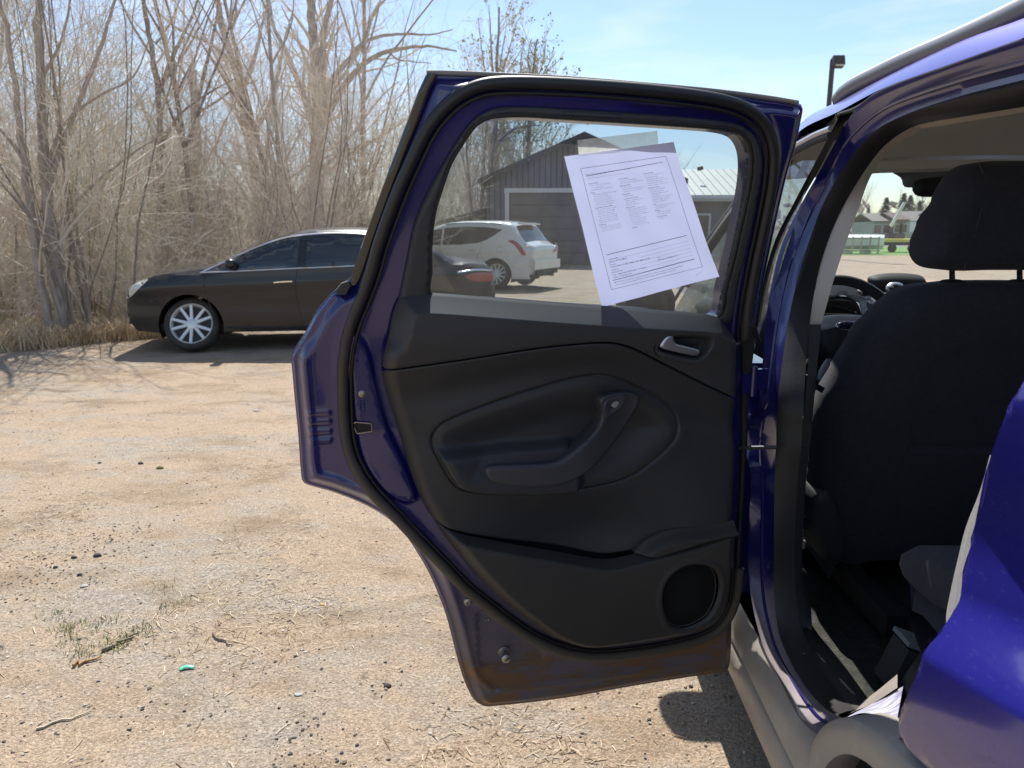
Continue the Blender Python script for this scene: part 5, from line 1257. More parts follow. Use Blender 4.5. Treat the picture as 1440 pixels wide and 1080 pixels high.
upper = clip_poly(card, f1, True); rest = clip_poly(card, f1, False);  mid = clip_poly(rest, f2, True); lower = clip_poly(rest, f2, False)
BEZ = [(921,486),(928,476),(940,470),(970,468),(996,470),(1003,476),(1001,488),(993,500),(980,508),(965,507),(928,498),(921,493)]
bez = dc(BEZ, .055)
hU = lambda v: card_h(v)
dpart('card_backing', inset(card, .010), .004, M['black'], .03, edge=0)
lt0 = dc([(568,418),(585,415),(607,414),(700,421),(800,429),(900,436),(985,442),(1012,446)], .045, .006, closed=False)
ldg = [lt0 + arr(0, -k) for k in (.003, .006, .009, .013, .017, .021, .025, .029, .033, .037, .041, .046, .052, .058)]
dpart('upper_pad', upper, hU, M['trim'], .007, [bez], edge=.004, elev=.003, feats=ldg, smooth=80)
s2f = [np.stack([s2[:, 0], s2[:, 1] + k], 1) for k in (-.030, -.022, -.016, -.011, -.007, -.004, .004, .007, .011)]
s1f = [np.stack([s1[:, 0], s1[:, 1] + k], 1) for k in (-.008, -.004)]
dpart('middle_panel', mid, hU, M['trim_soft'], .0055, edge=.004, elev=.003, feats=[inset(insr, .003), inset(insr, -.003), insr, inset(insr, .006), inset(insr, -.006)] + s2f + s1f)
SPK = [(928,843),(930,820),(940,803),(958,792),(978,789),(996,794),(1004,806),(1006,826),(1001,848),(990,865),(972,876),(952,880),(937,871)]
spk = dc(SPK, .06)
BUMP = [(895,784),(915,765),(940,754),(975,748),(1010,745),(1045,735),(1045,760),(960,776)]
bmp = dc(BUMP, .06)
def low_h(v):
    s = sdf(v, card); h = .050 * np.sqrt(np.clip(1 - (1 - np.clip((s + .002) / .034, 0, 1)) ** 2, 0, 1))
    dz = f2(v[:, 0]) - v[:, 1]
    h += .032 * sstep(.0, .016, dz) * sstep(-.0, .035, s) - .010 * sstep(.05, .25, dz)
    h += .003 * np.exp(-((sdf(v, spk) + .008) / .006) ** 2)
    return h
dpart('lower_panel', lower, low_h, M['trim_low'], .006, [spk], edge=.006, elev=.006, feats=s2f + [inset(card, k) for k in (.006, .012, .02, .03)] + [inset(spk, -k) for k in (.004, .008, .014)])
ph = lambda p: float(low_h(np.array([p]))[0])
spk_c = spk.mean(0); hs = ph(spk[0])
g = mat('speaker_mesh', (.010, .010, .010), .8, spec=.2, bump=1., bscale=900, bdist=.002); dpart('speaker_grille', inset(spk, -.002), lambda v: .060 + .008 * sstep(0, .05, sdf(v, spk)), g, .006, edge=0)
v, f = tube(dw(inset(spk, .001), .063), .0018, 8, closed=True, ref=DN); obj('speaker_ring', v, f, M['trim_low'], door)
lip_top = dc([(897,783),(906,772),(918,763),(935,755),(952,750),(975,747),(1005,744),(1038,737)], .07, .006, closed=False)
lip = np.concatenate([lip_top, dc([(1038,752),(1000,760),(960,772),(925,783)], .07, .006, closed=False)])
dpart('pocket_lip', lip, lambda v: .052 + .026 * sstep(0, .022, dist(v, lip_top)), M['trim_low'], .005, back=.02, edge=.003, elev=.003)
hc = dc([(1041,460),(1050,456),(1060,470),(1055,530),(1051,600),(1047,680),(1043,740),(1041,800),(1034,850),(1034,800),(1038,740),(1041,680),(1043,600),(1044,540),(1043,500)], .006, .006)
dpart('hinge_side_shade', hc, .012, M['black'], .012, back=-.01, edge=.004)  # black strip standing in for the shadow along the hinge edge
# handle recess, lever, switch, pull handle
hb = float(card_h(np.array([bez.mean(0)]))[0])
dpart('handle_bezel', inset(bez, -.003), lambda v: hb + .002 - .030 * sstep(.003, .014, sdf(v, bez)), M['trim'], .004, edge=0, smooth=60)
LEV = [(928,488),(931,480),(938,473),(945,472),(948,478),(951,483),(962,486),(984,492),(987,495),(984,500),(977,501),(955,496)]
lev = dc(LEV, .062, .003); lo, hi = daz((928, 488), .06)[0], daz((987, 495), .06)[0]
dpart('inner_door_handle', lev, lambda v: hb - .004 + .010 * np.clip((v[:, 0] - hi) / (lo - hi), 0, 1), M['satin'], .003, back=hb - .016, edge=.005, elev=.004)
PULL = [(846,562),(866,556),(888,554),(902,558),(906,565),(900,580),(888,600),(868,626),(846,648),(822,666),(795,679),(765,685),(720,684),(694,679),(685,671),(682,662),(686,657),(700,655),(770,651),(786,647),(808,632),(830,614),(844,598),(848,582)]
pull = dc(PULL, .085)
pu0, pu1 = daz((690, 665), .085)[0], daz((895, 565), .085)[0]
def pull_h(v):
    t = np.clip((v[:, 0] - pu0) / (pu1 - pu0), 0, 1)
    return .088 + .006 * np.sin(t * math.pi) - .020 * sstep(.6, 1.0, t)
dpart('pull_handle', pull, pull_h, mat('handle_plastic', (.034, .035, .040), .42, spec=.5, bump=.3, bscale=900, bdist=.0006), .005, back=.04, edge=.008, elev=.007, smooth=60)
SW = [(848,574),(852,564),(866,559),(880,558),(884,562),(878,572),(866,582),(852,588)]
sw = dc(SW, .085, .003)
dpart('window_switch', sw, lambda v: pull_h(v) + .0045 - .006 * np.exp(-((v - sw.mean(0)) ** 2).sum(1) / .00012), mat('switch_plastic', (.05, .052, .06), .4), .003, back=.07, edge=.003, elev=.003)
sb = dc([(862,571),(868,566),(873,567),(871,572),(866,575)], .09, .002)
dpart('switch_button', sb, lambda v: pull_h(v) + .006, mat('switch_mark', (.30, .30, .31), .4), .002, back=.075, edge=.001, elev=.001)

# --- latch hole, bolts, stops, hinges
LT = [(496,596),(500,593),(522,595),(523,606),(502,609)]
lt = dc(LT, .006, .002, smooth=False); dpart('latch_opening', lt, .0085, M['black'], .004, edge=0)
v, f = tube(dw(lt, .0095), .0016, 6, closed=True, ref=DN); obj('latch_edge', v, f, M['steel'], door)
def knob(name, p, d0, prof, m, sides=16):
    c = dw(daz(p, d0))[0]; U = DE; Wv = np.array([0, 0, 1.]); V = []
    for h, r in prof:
        for k in range(sides):
            a = 2 * math.pi * k / sides; V.append(c + DN * (d0 + h) + U * r * math.cos(a) + Wv * r * math.sin(a))
    f = grid_faces(len(prof), sides, True) + [tuple(range((len(prof) - 1) * sides, len(prof) * sides))]
    return obj(name, V, f, m, door)
knob('latch_bolt', (509, 553), .004, [(0, .0075), (.004, .0072), (.005, .006), (.0055, .003), (.004, .0028)], M['steel'])
knob('striker_bolt', (657, 843), -.002, [(0, .011), (.010, .0105), (.014, .008), (.015, .0045), (.012, .004)], M['steel'])
knob('door_stop', (708, 916), -.006, [(0, .014), (.004, .0135), (.005, .008), (.020, .008), (.0205, .010), (.030, .010), (.032, .008), (.033, .003), (.031, .002)], M['steel'])
for p in ((683, 872), (687, 871)): knob('drain_plug', p, -.006, [(0, .0025), (.002, .0022), (.003, .001)], M['steel'])
# small stamped marks beside the latch
st = MB()
for y in (566, 571, 576):
    a, b = daz((505, y), .007), daz((514, y - 2), .007); st.add(*tube(dw(np.array([a, b]), .0075), .0011, 5, ref=DN))
for x in (507, 512):
    a, b = daz((x, 563), .007), daz((x + 1, 578), .007); st.add(*tube(dw(np.array([a, b]), .0075), .0011, 5, ref=DN))
st.build('stamped_mark', M['blue_door'], door)
def hinge(y):
    c = dw(daz((1051, y), 0))[0]; q = MB(); R = np.array([[DE[0], DN[0], 0], [DE[1], DN[1], 0], [0, 0, 1]])
    q.box(c + DE * .004 + DN * .004, (.030, .020, .05), R); q.box(c - DE * .025 + arr(0, .01, 0), (.05, .012, .045), R)
    q.add(*tube(np.array([c + arr(0, 0, -.032), c + arr(0, 0, .032)]) - DE * .008 + DN * .010, .008, 10, ref=(1, 0, 0)))
    q.build('door_hinge', M['blue_jamb'], door)
hinge(535)
a = dw(daz((1040, 630), 0))[0]; b = bodyp((1093, 629), .03); q = MB()
q.add(*tube(np.array([a, a * .4 + b * .6, b]), .0045, 8)); q.build('check_strap', M['rim_dark'], door)
wb = resample(np.array([dw(daz((1046, 452), 0))[0], dw(daz((1056, 462), 0))[0], bodyp((1064, 480), .02)]), 24)
v, f = tube(wb, .009 + .002 * np.cos(np.arange(24) * math.pi), 8); obj('wiring_boot', v, f, M['rubber'], door)
# ------------------------------------------------------------------ parked cars
def car(name, label, loc, rz, L, top, bottom, Wm, belt, wheels, arch_r, paint, cuts, tumble=.34, xf=1.0, xr_=3.7, ef=.20, er=.16, group=None, nsp=5, wheel_s=.94, rimmat='rim', roundr=.10):
    """local x runs from the nose to the tail, -y is the side towards the viewer"""
    T = thing(name, label, 'car' if name != 'white_suv' else 'suv', loc, rz, group)
    tp = resample(np.array(top), step=.04)
    tx = np.maximum.accumulate(tp[:, 0] + np.arange(len(tp)) * 1e-6)
    def ztop(x): return np.interp(x, tx, tp[:, 1])
    def half(x, z):
        x = np.asarray(x, float); z = np.asarray(z, float)
        w_ = Wm * (1 - ef * np.clip((xf - x) / xf, 0, 1) ** 2.2 - er * np.clip((x - xr_) / (L - xr_), 0, 1) ** 2.0)
        b = belt(x); s = np.maximum(z - b, 0); w_ = w_ - tumble * (np.sqrt(s * s + .0016) - .04) - .10 * np.maximum(.48 - z, 0)
        w_ = w_ + .018 * np.exp(-((z - b + .16) / .05) ** 2) - .012 * np.exp(-((z - .55) / .10) ** 2)
        dt = ztop(x) - z; q = np.clip(1 - dt / roundr, 0, 1); return w_ - roundr * .9 * (1 - np.sqrt(np.maximum(1 - q * q, 0)))
    T['_'] = 0; del T['_']
    bot = [(L - .12, bottom)]
    arcs = []
    for wx, wz in sorted(wheels, reverse=True):
        a0 = math.asin(max(-1, min(1, (bottom - wz) / arch_r)))
        bot += [(wx + arch_r * math.cos(a), wz + arch_r * math.sin(a)) for a in np.linspace(a0, math.pi - a0, 22)]
    bot.append((.14, bottom + .02))
    outl = np.concatenate([tp, np.array(bot)])
    V2, Fc = sheet2d(outl, spacing=.05)
    h_ = half(V2[:, 0], V2[:, 1]); q = MB()
    q.add(np.stack([V2[:, 0], -h_, V2[:, 1]], 1), Fc); q.add(np.stack([V2[:, 0], h_, V2[:, 1]], 1), [f[::-1] for f in Fc])
    rows = []
    for x, z in tp:
        hw_ = float(half(x, min(z, float(ztop(x))))); rows.append([(x, s * hw_, z + .035 * (1 - s * s) * sstep(.6, 1.0, z) - .0) for s in np.linspace(-1, 1, 11)])
    rows = np.array(rows)
    def surf(i0, i1, mb=None):
        r = rows[i0:i1]; return r.reshape(-1, 3), grid_faces(len(r), 11)
    v, f = surf(0, len(rows)); q.add(v, f)
    body = q.build('body', paint, T, 35, world=False)
    # glass over the top strip
    for nm, x0, x1, z0 in cuts['glass']:
        ii = [i for i, (x, z) in enumerate(tp) if x0 <= x <= x1 and z >= z0]
        r = rows[ii[0]:ii[-1] + 1].copy(); r[:, :, 1] *= .90; r[:, :, 2] += .008; r[:, :, 0] += cuts.get('gdx', 0) * (1 if nm == 'rear_window' else -1)
        put(nm, mesh(nm, r.reshape(-1, 3), grid_faces(len(r), 11), M['gloss'], 180), T)
    def side(nm, pts, m, off=.006, thick=None, parent=T, both=True, sp=.06, sm=True):
        o2 = resample(pts, step=.03, closed=True, smooth=sm); V2, Fc = sheet2d(o2, spacing=sp); hh = half(V2[:, 0], V2[:, 1]) + off; e_ = sdf(V2, o2); hh = hh - off * .8 * sstep(.012, 0, e_)
        qq = MB(); qq.add(np.stack([V2[:, 0], -hh, V2[:, 1]], 1), Fc)
        r_ = put(nm, mesh(nm, np.concatenate(qq.v), qq.f, m, 60), parent)
        if both: put(nm, mesh(nm, np.stack([V2[:, 0], hh, V2[:, 1]], 1), [f[::-1] for f in Fc], m, 60), parent)
        return r_
    def line(nm, pts, r, m, off=.004, sides=6, closed=False):
        P = resample(pts, step=.05, closed=closed)
        for s in (-1, 1): put(nm, mesh(nm, *tube(np.stack([P[:, 0], s * (half(P[:, 0], P[:, 1]) + off), P[:, 1]], 1), r, sides, closed=closed, ref=(0, 1, 0)), m, 60), T)
    for wx, wz in wheels:
        for s in (-1, 1):
            o = wheel(T, (0, 0, 0), 0, nsp=nsp, pairs=True, scale=wheel_s, rimmat=rimmat)
            o.location = (wx, s * (Wm - .12), wz); o.rotation_euler = (0, .35, math.pi / 2 if s < 0 else -math.pi / 2)
        rr = [[(wx + (arch_r + .0) * math.cos(a), s, wz + (arch_r + .0) * math.sin(a)) for a in np.linspace(-.4, math.pi + .4, 18)] for s in (-Wm + .05, Wm - .05)]
        put('wheel_well', mesh('wheel_well', np.array(rr).reshape(-1, 3), grid_faces(2, 18), M['black'], 60), T)
    q = MB(); q.box((L / 2, 0, bottom + .06), (L - .5, Wm * 1.7, .08)); put('underbody', mesh('underbody', np.concatenate(q.v), q.f, M['black'], 0), T)
    return T, side, line, half

# ---- black sedan
A_ = on_ground((262, 497))
rzs = math.radians(10.0); dx_, dy_ = math.cos(rzs), math.sin(rzs); Ls = 4.62; wf = .80
near = np.array([A_[0] + .06, A_[1] + .06, 0]); Wd = .90
org = near - np.array([dx_, dy_, 0]) * wf + np.array([-dy_, dx_, 0]) * (Wd - .02)
M['black_paint'] = mat('black_car_paint', (.008, .009, .012), .35, .0, coat=.55, coat_rough=.03, spec=.3)
top_s = [(.03, .34), (.0, .46), (.015, .62), (.06, .76), (.16, .84), (.40, .925), (.80, .985), (1.12, 1.03), (1.28, 1.09), (1.60, 1.265), (1.90, 1.385), (2.25, 1.455), (2.70, 1.475), (3.10, 1.45), (3.45, 1.37), (3.80, 1.22), (4.00, 1.10), (4.26, 1.055), (4.46, 1.02), (4.54, .93), (4.56, .75), (4.55, .52), (4.50, .34)]
beltf = lambda x: .93 + .035 * np.asarray(x, float)
sedan, side, line, half_s = car('black_sedan', 'black four door sedan parked along the woods with silver wheels', (org[0], org[1], -.145), rzs, Ls, top_s, .24, Wd, beltf, ((wf, .325), (3.44, .325)), .385, M['black_paint'],
    {'glass': (('windshield', 1.22, 2.0, 1.07), ('rear_window', 3.30, 4.0, 1.13))}, nsp=5, wheel_s=.925)
dk_ = mat('smoked_glass', (.010, .012, .018), .04, coat=.5, spec=.7)
side('front_window', [(1.02,.985),(1.30,1.10),(1.62,1.245),(1.92,1.350),(2.14,1.395),(2.12,1.21),(2.10,1.03),(1.7,1.012),(1.35,.998)], dk_, .005, sm=False)
side('rear_side_window', [(2.20,1.035),(2.22,1.22),(2.24,1.405),(2.60,1.42),(3.00,1.395),(3.28,1.325),(3.40,1.235),(3.30,1.09),(2.8,1.058)], dk_, .005, sm=False)
line('window_chrome', [(.98,.972),(1.28,1.115),(1.60,1.258),(1.92,1.368),(2.25,1.418),(2.65,1.434),(3.02,1.408),(3.30,1.338),(3.46,1.24)], .011, M['satin'])
line('belt_chrome', [(.96,.968),(1.4,.985),(2.0,1.010),(2.8,1.04),(3.3,1.075),(3.46,1.23)], .010, M['satin'])
for xs in ([(1.02,.96),(1.00,.80),(1.05,.55),(1.12,.32)], [(2.15,1.40),(2.13,1.2),(2.10,1.0),(2.07,.75),(2.10,.50),(2.13,.30)], [(3.30,1.08),(3.20,.85),(3.04,.62),(3.0,.5)]):
    line('door_seam', xs, .006, M['black'], off=-.004)
line('sill_line', [(1.22,.30),(2.0,.29),(3.0,.30)], .02, M['black'], off=-.01)
for x in (1.82, 2.92):
    line('door_handle', [(x,.845),(x + .07,.852),(x + .15,.856),(x + .22,.858)], .016, M['chrome'], off=.020)
side('headlight', [(.035,.66),(.05,.75),(.12,.82),(.24,.875),(.34,.895),(.30,.85),(.20,.76),(.10,.68)], mat('headlamp', (.62, .60, .54), .25, coat=.6), .022)
side('tail_light', [(4.16,.89),(4.24,.925),(4.36,.94),(4.50,.935),(4.53,.88),(4.53,.835),(4.40,.825),(4.26,.84)], mat('red_lens', (.30, .03, .03), .15, coat=1.), .018)
line('light_chrome', [(4.06,.945),(4.20,.965),(4.36,.975),(4.50,.965)], .014, M['chrome'], off=.024)
for s in (-1, 1):
    h0 = float(half_s(1.30, 1.06)); v, f = ell((1.34, s * (h0 + .10), 1.075), (.060, .10, .062)); mm = put('door_mirror', mesh('door_mirror', v, f, M['black_paint'], 180), sedan)
    v, f = tube(np.array([(1.33, s * (h0 - .01), 1.02), (1.335, s * (h0 + .05), 1.05)]), .022, 6); put('mirror_foot', mesh('mirror_foot', v, f, M['chrome']), mm)
q = MB(); q.box((4.55, 0, .50), (.03, 1.3, .16)); put('rear_bumper', mesh('rear_bumper', np.concatenate(q.v), q.f, M['black_paint'], 0), sedan)
q = MB()
for y in (-.35, .15): q.add(*tube(np.array([(1.16, y - .25, 1.055), (1.14, y + .3, 1.05)]), .012, 6))
put('wiper', mesh('wiper', np.concatenate(q.v), q.f, M['black']), sedan)

# ---- white suv seen through the window
B_ = on_ground((697, 408)); rzm = math.radians(-24.0); dxm, dym = math.cos(rzm), math.sin(rzm); Wd = .93; xw = 3.80
orgm = np.array([B_[0], B_[1], 0]) - np.array([dxm, dym, 0]) * xw + np.array([-dym, dxm, 0]) * (Wd - .03)
M['white_paint'] = mat('white_car_paint', (.70, .70, .68), .3, coat=1., coat_rough=.05, c2=(.64, .63, .60), vscale=2)
top_m = [(.03, .36), (.0, .5), (.02, .75), (.14, .92), (.5, 1.02), (1.0, 1.10), (1.25, 1.16), (1.6, 1.36), (2.0, 1.55), (2.4, 1.64), (3.0, 1.67), (3.6, 1.665), (4.0, 1.63), (4.18, 1.58), (4.34, 1.38), (4.48, 1.20), (4.62, 1.12), (4.74, 1.06), (4.77, .95), (4.76, .72), (4.80, .62), (4.78, .50), (4.66, .38)]
beltm = lambda x: .98 + .03 * np.asarray(x, float)
wsuv, side, line, half_m = car('white_suv', 'white suv parked in front of the grey barn with its tail this way', (orgm[0], orgm[1], -.145), rzm, 4.8, top_m, .28, Wd, beltm, ((.92, .36), (xw, .36)), .43, M['white_paint'],
    {'glass': (('windshield', 1.25, 2.1, 1.16), ('rear_window', 4.20, 4.56, 1.16)), 'gdx': .012}, tumble=.30, xf=1.1, xr_=3.6, ef=.22, er=.20, nsp=6, wheel_s=1.0)
side('front_window', [(1.25,1.08),(1.6,1.27),(2.0,1.45),(2.25,1.50),(2.25,1.09),(1.7,1.07)], dk_, .005, sm=False)
side('rear_side_window', [(2.30,1.09),(2.30,1.51),(2.9,1.545),(3.5,1.53),(3.96,1.475),(3.80,1.36),(3.55,1.22),(3.30,1.14),(2.8,1.10)], dk_, .005, sm=False)
rl = mat('red_lamp', (.34, .02, .02), .2, coat=1.)
side('tail_light', [(4.14,1.20),(4.24,1.225),(4.36,1.17),(4.48,1.06),(4.56,.92),(4.58,.86),(4.50,.85),(4.42,.96),(4.30,1.10)], rl, .010)
line('door_seam', [(3.42,1.19),(3.40,1.0),(3.30,.80),(3.26,.6)], .006, M['rim_dark'], off=-.004)
line('door_handle', [(3.05,.98),(3.15,.985),(3.25,.985)], .016, M['white_paint'], off=.02)
line('roof_rail', [(2.3,1.60),(2.9,1.64),(3.5,1.63),(3.9,1.60)], .018, M['satin'], off=.0)
line('fuel_flap', [(3.92 + .075 * math.cos(a), 1.0 + .075 * math.sin(a)) for a in np.linspace(0, 6.0, 16)], .004, M['rim_dark'], off=-.002)
put('right_tail_light', mesh('tail_light', [(4.775, .45, .90), (4.755, .80, .90), (4.745, .82, 1.02), (4.70, .78, 1.13), (4.745, .62, 1.02), (4.79, .44, .92), (4.77, .80, .92), (4.76, .82, 1.03), (4.715, .78, 1.14), (4.76, .62, 1.03)], [(9, 8, 7, 6, 5), (0, 1, 6, 5), (1, 2, 7, 6), (2, 3, 8, 7), (3, 4, 9, 8), (4, 0, 5, 9)], rl, 0), wsuv).name = 'tail_light'
q = MB(); q.box((4.78, 0, .62), (.10, 1.62, .22)); put('rear_bumper', mesh('rear_bumper', np.concatenate(q.v), q.f, M['white_paint'], 0), wsuv)
q = MB(); q.box((4.795, 0, .44), (.06, 1.3, .12)); put('bumper_skirt', mesh('bumper_skirt', np.concatenate(q.v), q.f, M['rim_dark'], 0), wsuv)
q = MB(); q.add(*tube(np.array([(4.6, -.5, .34), (4.82, -.5, .34)]), .035, 10)); put('tail_pipe', mesh('tail_pipe', np.concatenate(q.v), q.f, M['steel']), wsuv)
q = MB(); q.box((4.30, 0, 1.615), (.16, 1.05, .035), Matrix.Rotation(.15, 3, 'Y')); put('roof_spoiler', mesh('roof_spoiler', np.concatenate(q.v), q.f, M['white_paint'], 0), wsuv)
# ------------------------------------------------------------------ grey barn, low building, lamp post, far scene
BY = 32.0
def bpx(p, Y=BY): return atY(p, Y)
barn = thing('barn', 'dark grey board sided barn with a white trimmed garage door', 'barn', (.5, BY, -.15))
eL, pk_, eR = bpx((676, 252)), bpx((821, 192)), bpx((962, 243)); gL = -.15
xl, xr = eL[0] + .25, eR[0] - .25; ze = eL[2]; zp = pk_[2]; xp = pk_[0]
M['siding'] = mat('grey_siding', (.165, .18, .215), .8, c2=(.135, .147, .175), vscale=3, stretch=(1, 1, .2))
M['siding_dark'] = mat('dark_siding', (.06, .065, .075), .8)
def roofz(x): return ze + (zp - ze) * (1 - abs(x - xp) / ((xp - xl) if x < xp else (xr - xp)))
gd0, gd1, gdt = bpx((716, 300))[0], bpx((716, 300))[0] + 4.9, bpx((716, 271))[2]
DEP = 12.0
wq = MB()
wv = [(xl, BY, gL), (gd0, BY, gL), (gd0, BY, gdt), (gd1, BY, gdt), (gd1, BY, gL), (xr, BY, gL), (xr, BY, ze), (xp, BY, zp), (xl, BY, ze)]
front = np.array(wv); F_ = [(0, 1, 2, 8), (8, 2, 7), (2, 3, 7), (7, 3, 6), (3, 4, 5, 6)]
wq.add(front, F_); back = front + arr(0, DEP, 0)
wq.add([(xl, BY, gL), (xl, BY, ze), (xl, BY + DEP, ze), (xl, BY + DEP, gL)], [(0, 1, 2, 3)]); wq.add([(xr, BY, gL), (xr, BY, ze), (xr, BY + DEP, ze), (xr, BY + DEP, gL)], [(3, 2, 1, 0)])
wq.add([(xl, BY + DEP, gL), (xr, BY + DEP, gL), (xr, BY + DEP, ze), (xp, BY + DEP, zp), (xl, BY + DEP, ze)], [(0, 1, 2, 3, 4)])
wall = wq.build('wall', M['siding'], barn, 0)
bat = None
for x in np.arange(xl + .10, xr, .235):
    z0 = gdt + .22 if gd0 - .25 < x < gd1 + .25 else gL
    z1 = roofz(x) - .05; q = MB(); q.box((0, 0, 0), (.05, .035, 1)); 
    if bat is None:
        o = q.build('batten', M['siding_dark'], None, 0); bat = o.data
    else: o = bpy.data.objects.new('batten', bat); col.objects.link(o)
    o.parent = wall; o.location = (x - .5, -.017, (z0 + z1) / 2 + .15); o.scale = (1, 1, z1 - z0)
for side, (xa, za, xb, zb) in enumerate(((xl - .35, ze - .17, xp, zp), (xp, zp, xr + .35, ze - .17))):
    v = np.array([(xa, BY - .4, za), (xb, BY - .4, zb), (xb, BY + DEP + .4, zb), (xa, BY + DEP + .4, za)]) + arr(0, 0, .02)
    v, f = slab(v, [(0, 1, 2, 3)], v + arr(0, 0, .12)); obj('roof', v, f, mat('barn_roof', (.075, .07, .065), .85, c2=(.10, .09, .08), vscale=2) if side == 0 else bpy.data.materials['barn_roof'], barn, 0)
    vv = np.array([(xa, BY - .43, za - .06), (xb, BY - .43, zb - .06), (xb, BY - .43, zb + .15), (xa, BY - .43, za + .15)]); v, f = slab(vv, [(0, 1, 2, 3)], vv + arr(0, .03, 0)); obj('fascia', v, f, M['siding_dark'], barn, 0)
gd = MB(); nP = 6
for k in range(nP):
    h = (gdt - gL) / nP; o = MB().box(((gd0 + gd1) / 2, BY + .09, gL + h * (k + .5)), (gd1 - gd0, .05, h - .02)).build('door_panel', mat('garage_door', (.105, .10, .098), .6) if k == 0 else bpy.data.materials['garage_door'], barn, 0)
wt = mat('white_trim', (.62, .64, .66), .6)
MB().box(((gd0 + gd1) / 2, BY - .02, gdt + .09), (gd1 - gd0 + .40, .06, .18)).build('door_trim', wt, barn, 0)
for x in (gd0 - .09, gd1 + .09): MB().box((x, BY - .022, (gdt + gL) / 2), (.17, .056, gdt - gL - .004)).build('door_trim', wt, barn, 0)
# lean-to at the left of the barn
lean = thing('shed', 'low dark shed roof leaning against the left of the barn', 'shed', (-3.5, BY + 1, -.15))
a, b = bpx((600, 318), BY + .8), bpx((672, 292), BY + .8)
vv = np.array([(a[0] - .6, BY + .6, a[2] - .1), (xl - .03, BY + .6, b[2]), (xl - .03, BY + 5, b[2]), (a[0] - .6, BY + 5, a[2] - .1)]); v, f = slab(vv, [(0, 1, 2, 3)], vv - arr(0, 0, .15)); obj('roof', v, f, bpy.data.materials['barn_roof'], lean, 0)
vv = np.array([(a[0], BY + 1, gL), (xl - .03, BY + 1, gL), (xl - .03, BY + 1, b[2] - .16), (a[0], BY + 1, a[2] - .16)]); v, f = slab(vv, [(0, 1, 2, 3)], vv + arr(0, .1, 0)); obj('wall', v, f, M['siding_dark'], lean, 0)
# low building at the right
LY = 37.0
low = thing('low_building', 'low grey building with a pale metal roof right of the barn', 'building', (9, LY, -.15))
x0, x1 = bpx((940, 280), LY)[0], bpx((1062, 280), LY)[0]; ez, rz_ = bpx((1000, 277), LY)[2], bpx((1000, 240), LY + 5)[2]
MB().box(((x0 + x1) / 2, LY + 5, (ez + gL) / 2), (x1 - x0, 9.6, ez - gL)).build('wall', mat('low_wall', (.20, .20, .205), .8, c2=(.17, .17, .175), vscale=2), low, 0)
rf = mat('pale_roof', (.47, .47, .43), .55, c2=(.40, .40, .36), vscale=.7)
n_p = 12
for k in range(n_p):
    xa, xb = x0 - .4 + (x1 - x0 + .8) * k / n_p, x0 - .4 + (x1 - x0 + .8) * (k + 1) / n_p - .03
    vv = np.array([(xa, LY - .3, ez), (xb, LY - .3, ez), (xb, LY + 5, rz_), (xa, LY + 5, rz_)]); v, f = slab(vv, [(0, 1, 2, 3)], vv + arr(0, 0, .08)); obj('roof_panel', v, f, rf, low, 0)
vv = np.array([(x0 - .4, LY + 5.02, rz_), (x1 + .4, LY + 5.02, rz_), (x1 + .4, LY + 10.4, ez), (x0 - .4, LY + 10.4, ez)]); v, f = slab(vv, [(0, 1, 2, 3)], vv + arr(0, 0, .08)); obj('rear_roof', v, f, rf, low, 0)
MB().box(((x0 + x1) / 2, LY - .33, ez - .06), (x1 - x0 + .8, .05, .2)).build('fascia', wt, low, 0)
MB().box(((x0 + x1) / 2, LY - .42, ez - .16), (x1 - x0 + .8, .12, .12)).build('gutter', rf, low, 0)
a, b = bpx((975, 303), LY), bpx((996, 340), LY)
wd = MB().box(((a[0] + b[0]) / 2, LY + .165, (a[2] + b[2]) / 2), (b[0] - a[0] + .2, .06, a[2] - b[2] + .2)).build('window', wt, low, 0)
MB().box(((a[0] + b[0]) / 2, LY + .125, (a[2] + b[2]) / 2), (b[0] - a[0], .04, a[2] - b[2])).build('pane', M['gloss'], wd, 0)
# vent bird-like thing on the low roof
v0 = atY((984, 245), LY + 2); MB().add(*tube(np.array([v0 + arr(0, 0, -.5), v0 + arr(0, 0, .25)]), .07, 8)).add(*tube(np.array([v0 + arr(-.12, 0, .25), v0 + arr(.14, 0, .32)]), .10, 8)).build('roof_vent', M['black'], low)

# lamp post
PY = 40.0; pb, pt_ = atY((1168, 120), PY), atY((1170, 86), PY)
lamp = thing('lamp_post', 'tall dark lamp post with a square flood light head', 'lamp post', (pb[0], PY, -.15))
q = MB(); P = np.array([(pb[0], PY, -.15), (pb[0], PY, pt_[2] + .05)]); q.add(*tube(P, .13, 8, ref=(1, 0, 0))); q.build('pole', mat('bronze_pole', (.06, .05, .045), .6), lamp)
q = MB(); q.box((pb[0] + .22, PY - .12, pt_[2] - .06), (.56, .40, .48), Matrix.Rotation(-.35, 3, 'X')); hd = q.build('lamp_head', bpy.data.materials['bronze_pole'], lamp, 0)
q = MB(); q.box((pb[0] + .24, PY - .33, pt_[2] - .13), (.42, .03, .34), Matrix.Rotation(-.35, 3, 'X')); q.build('lens', mat('lamp_lens', (.62, .55, .42), .4), hd, 0)

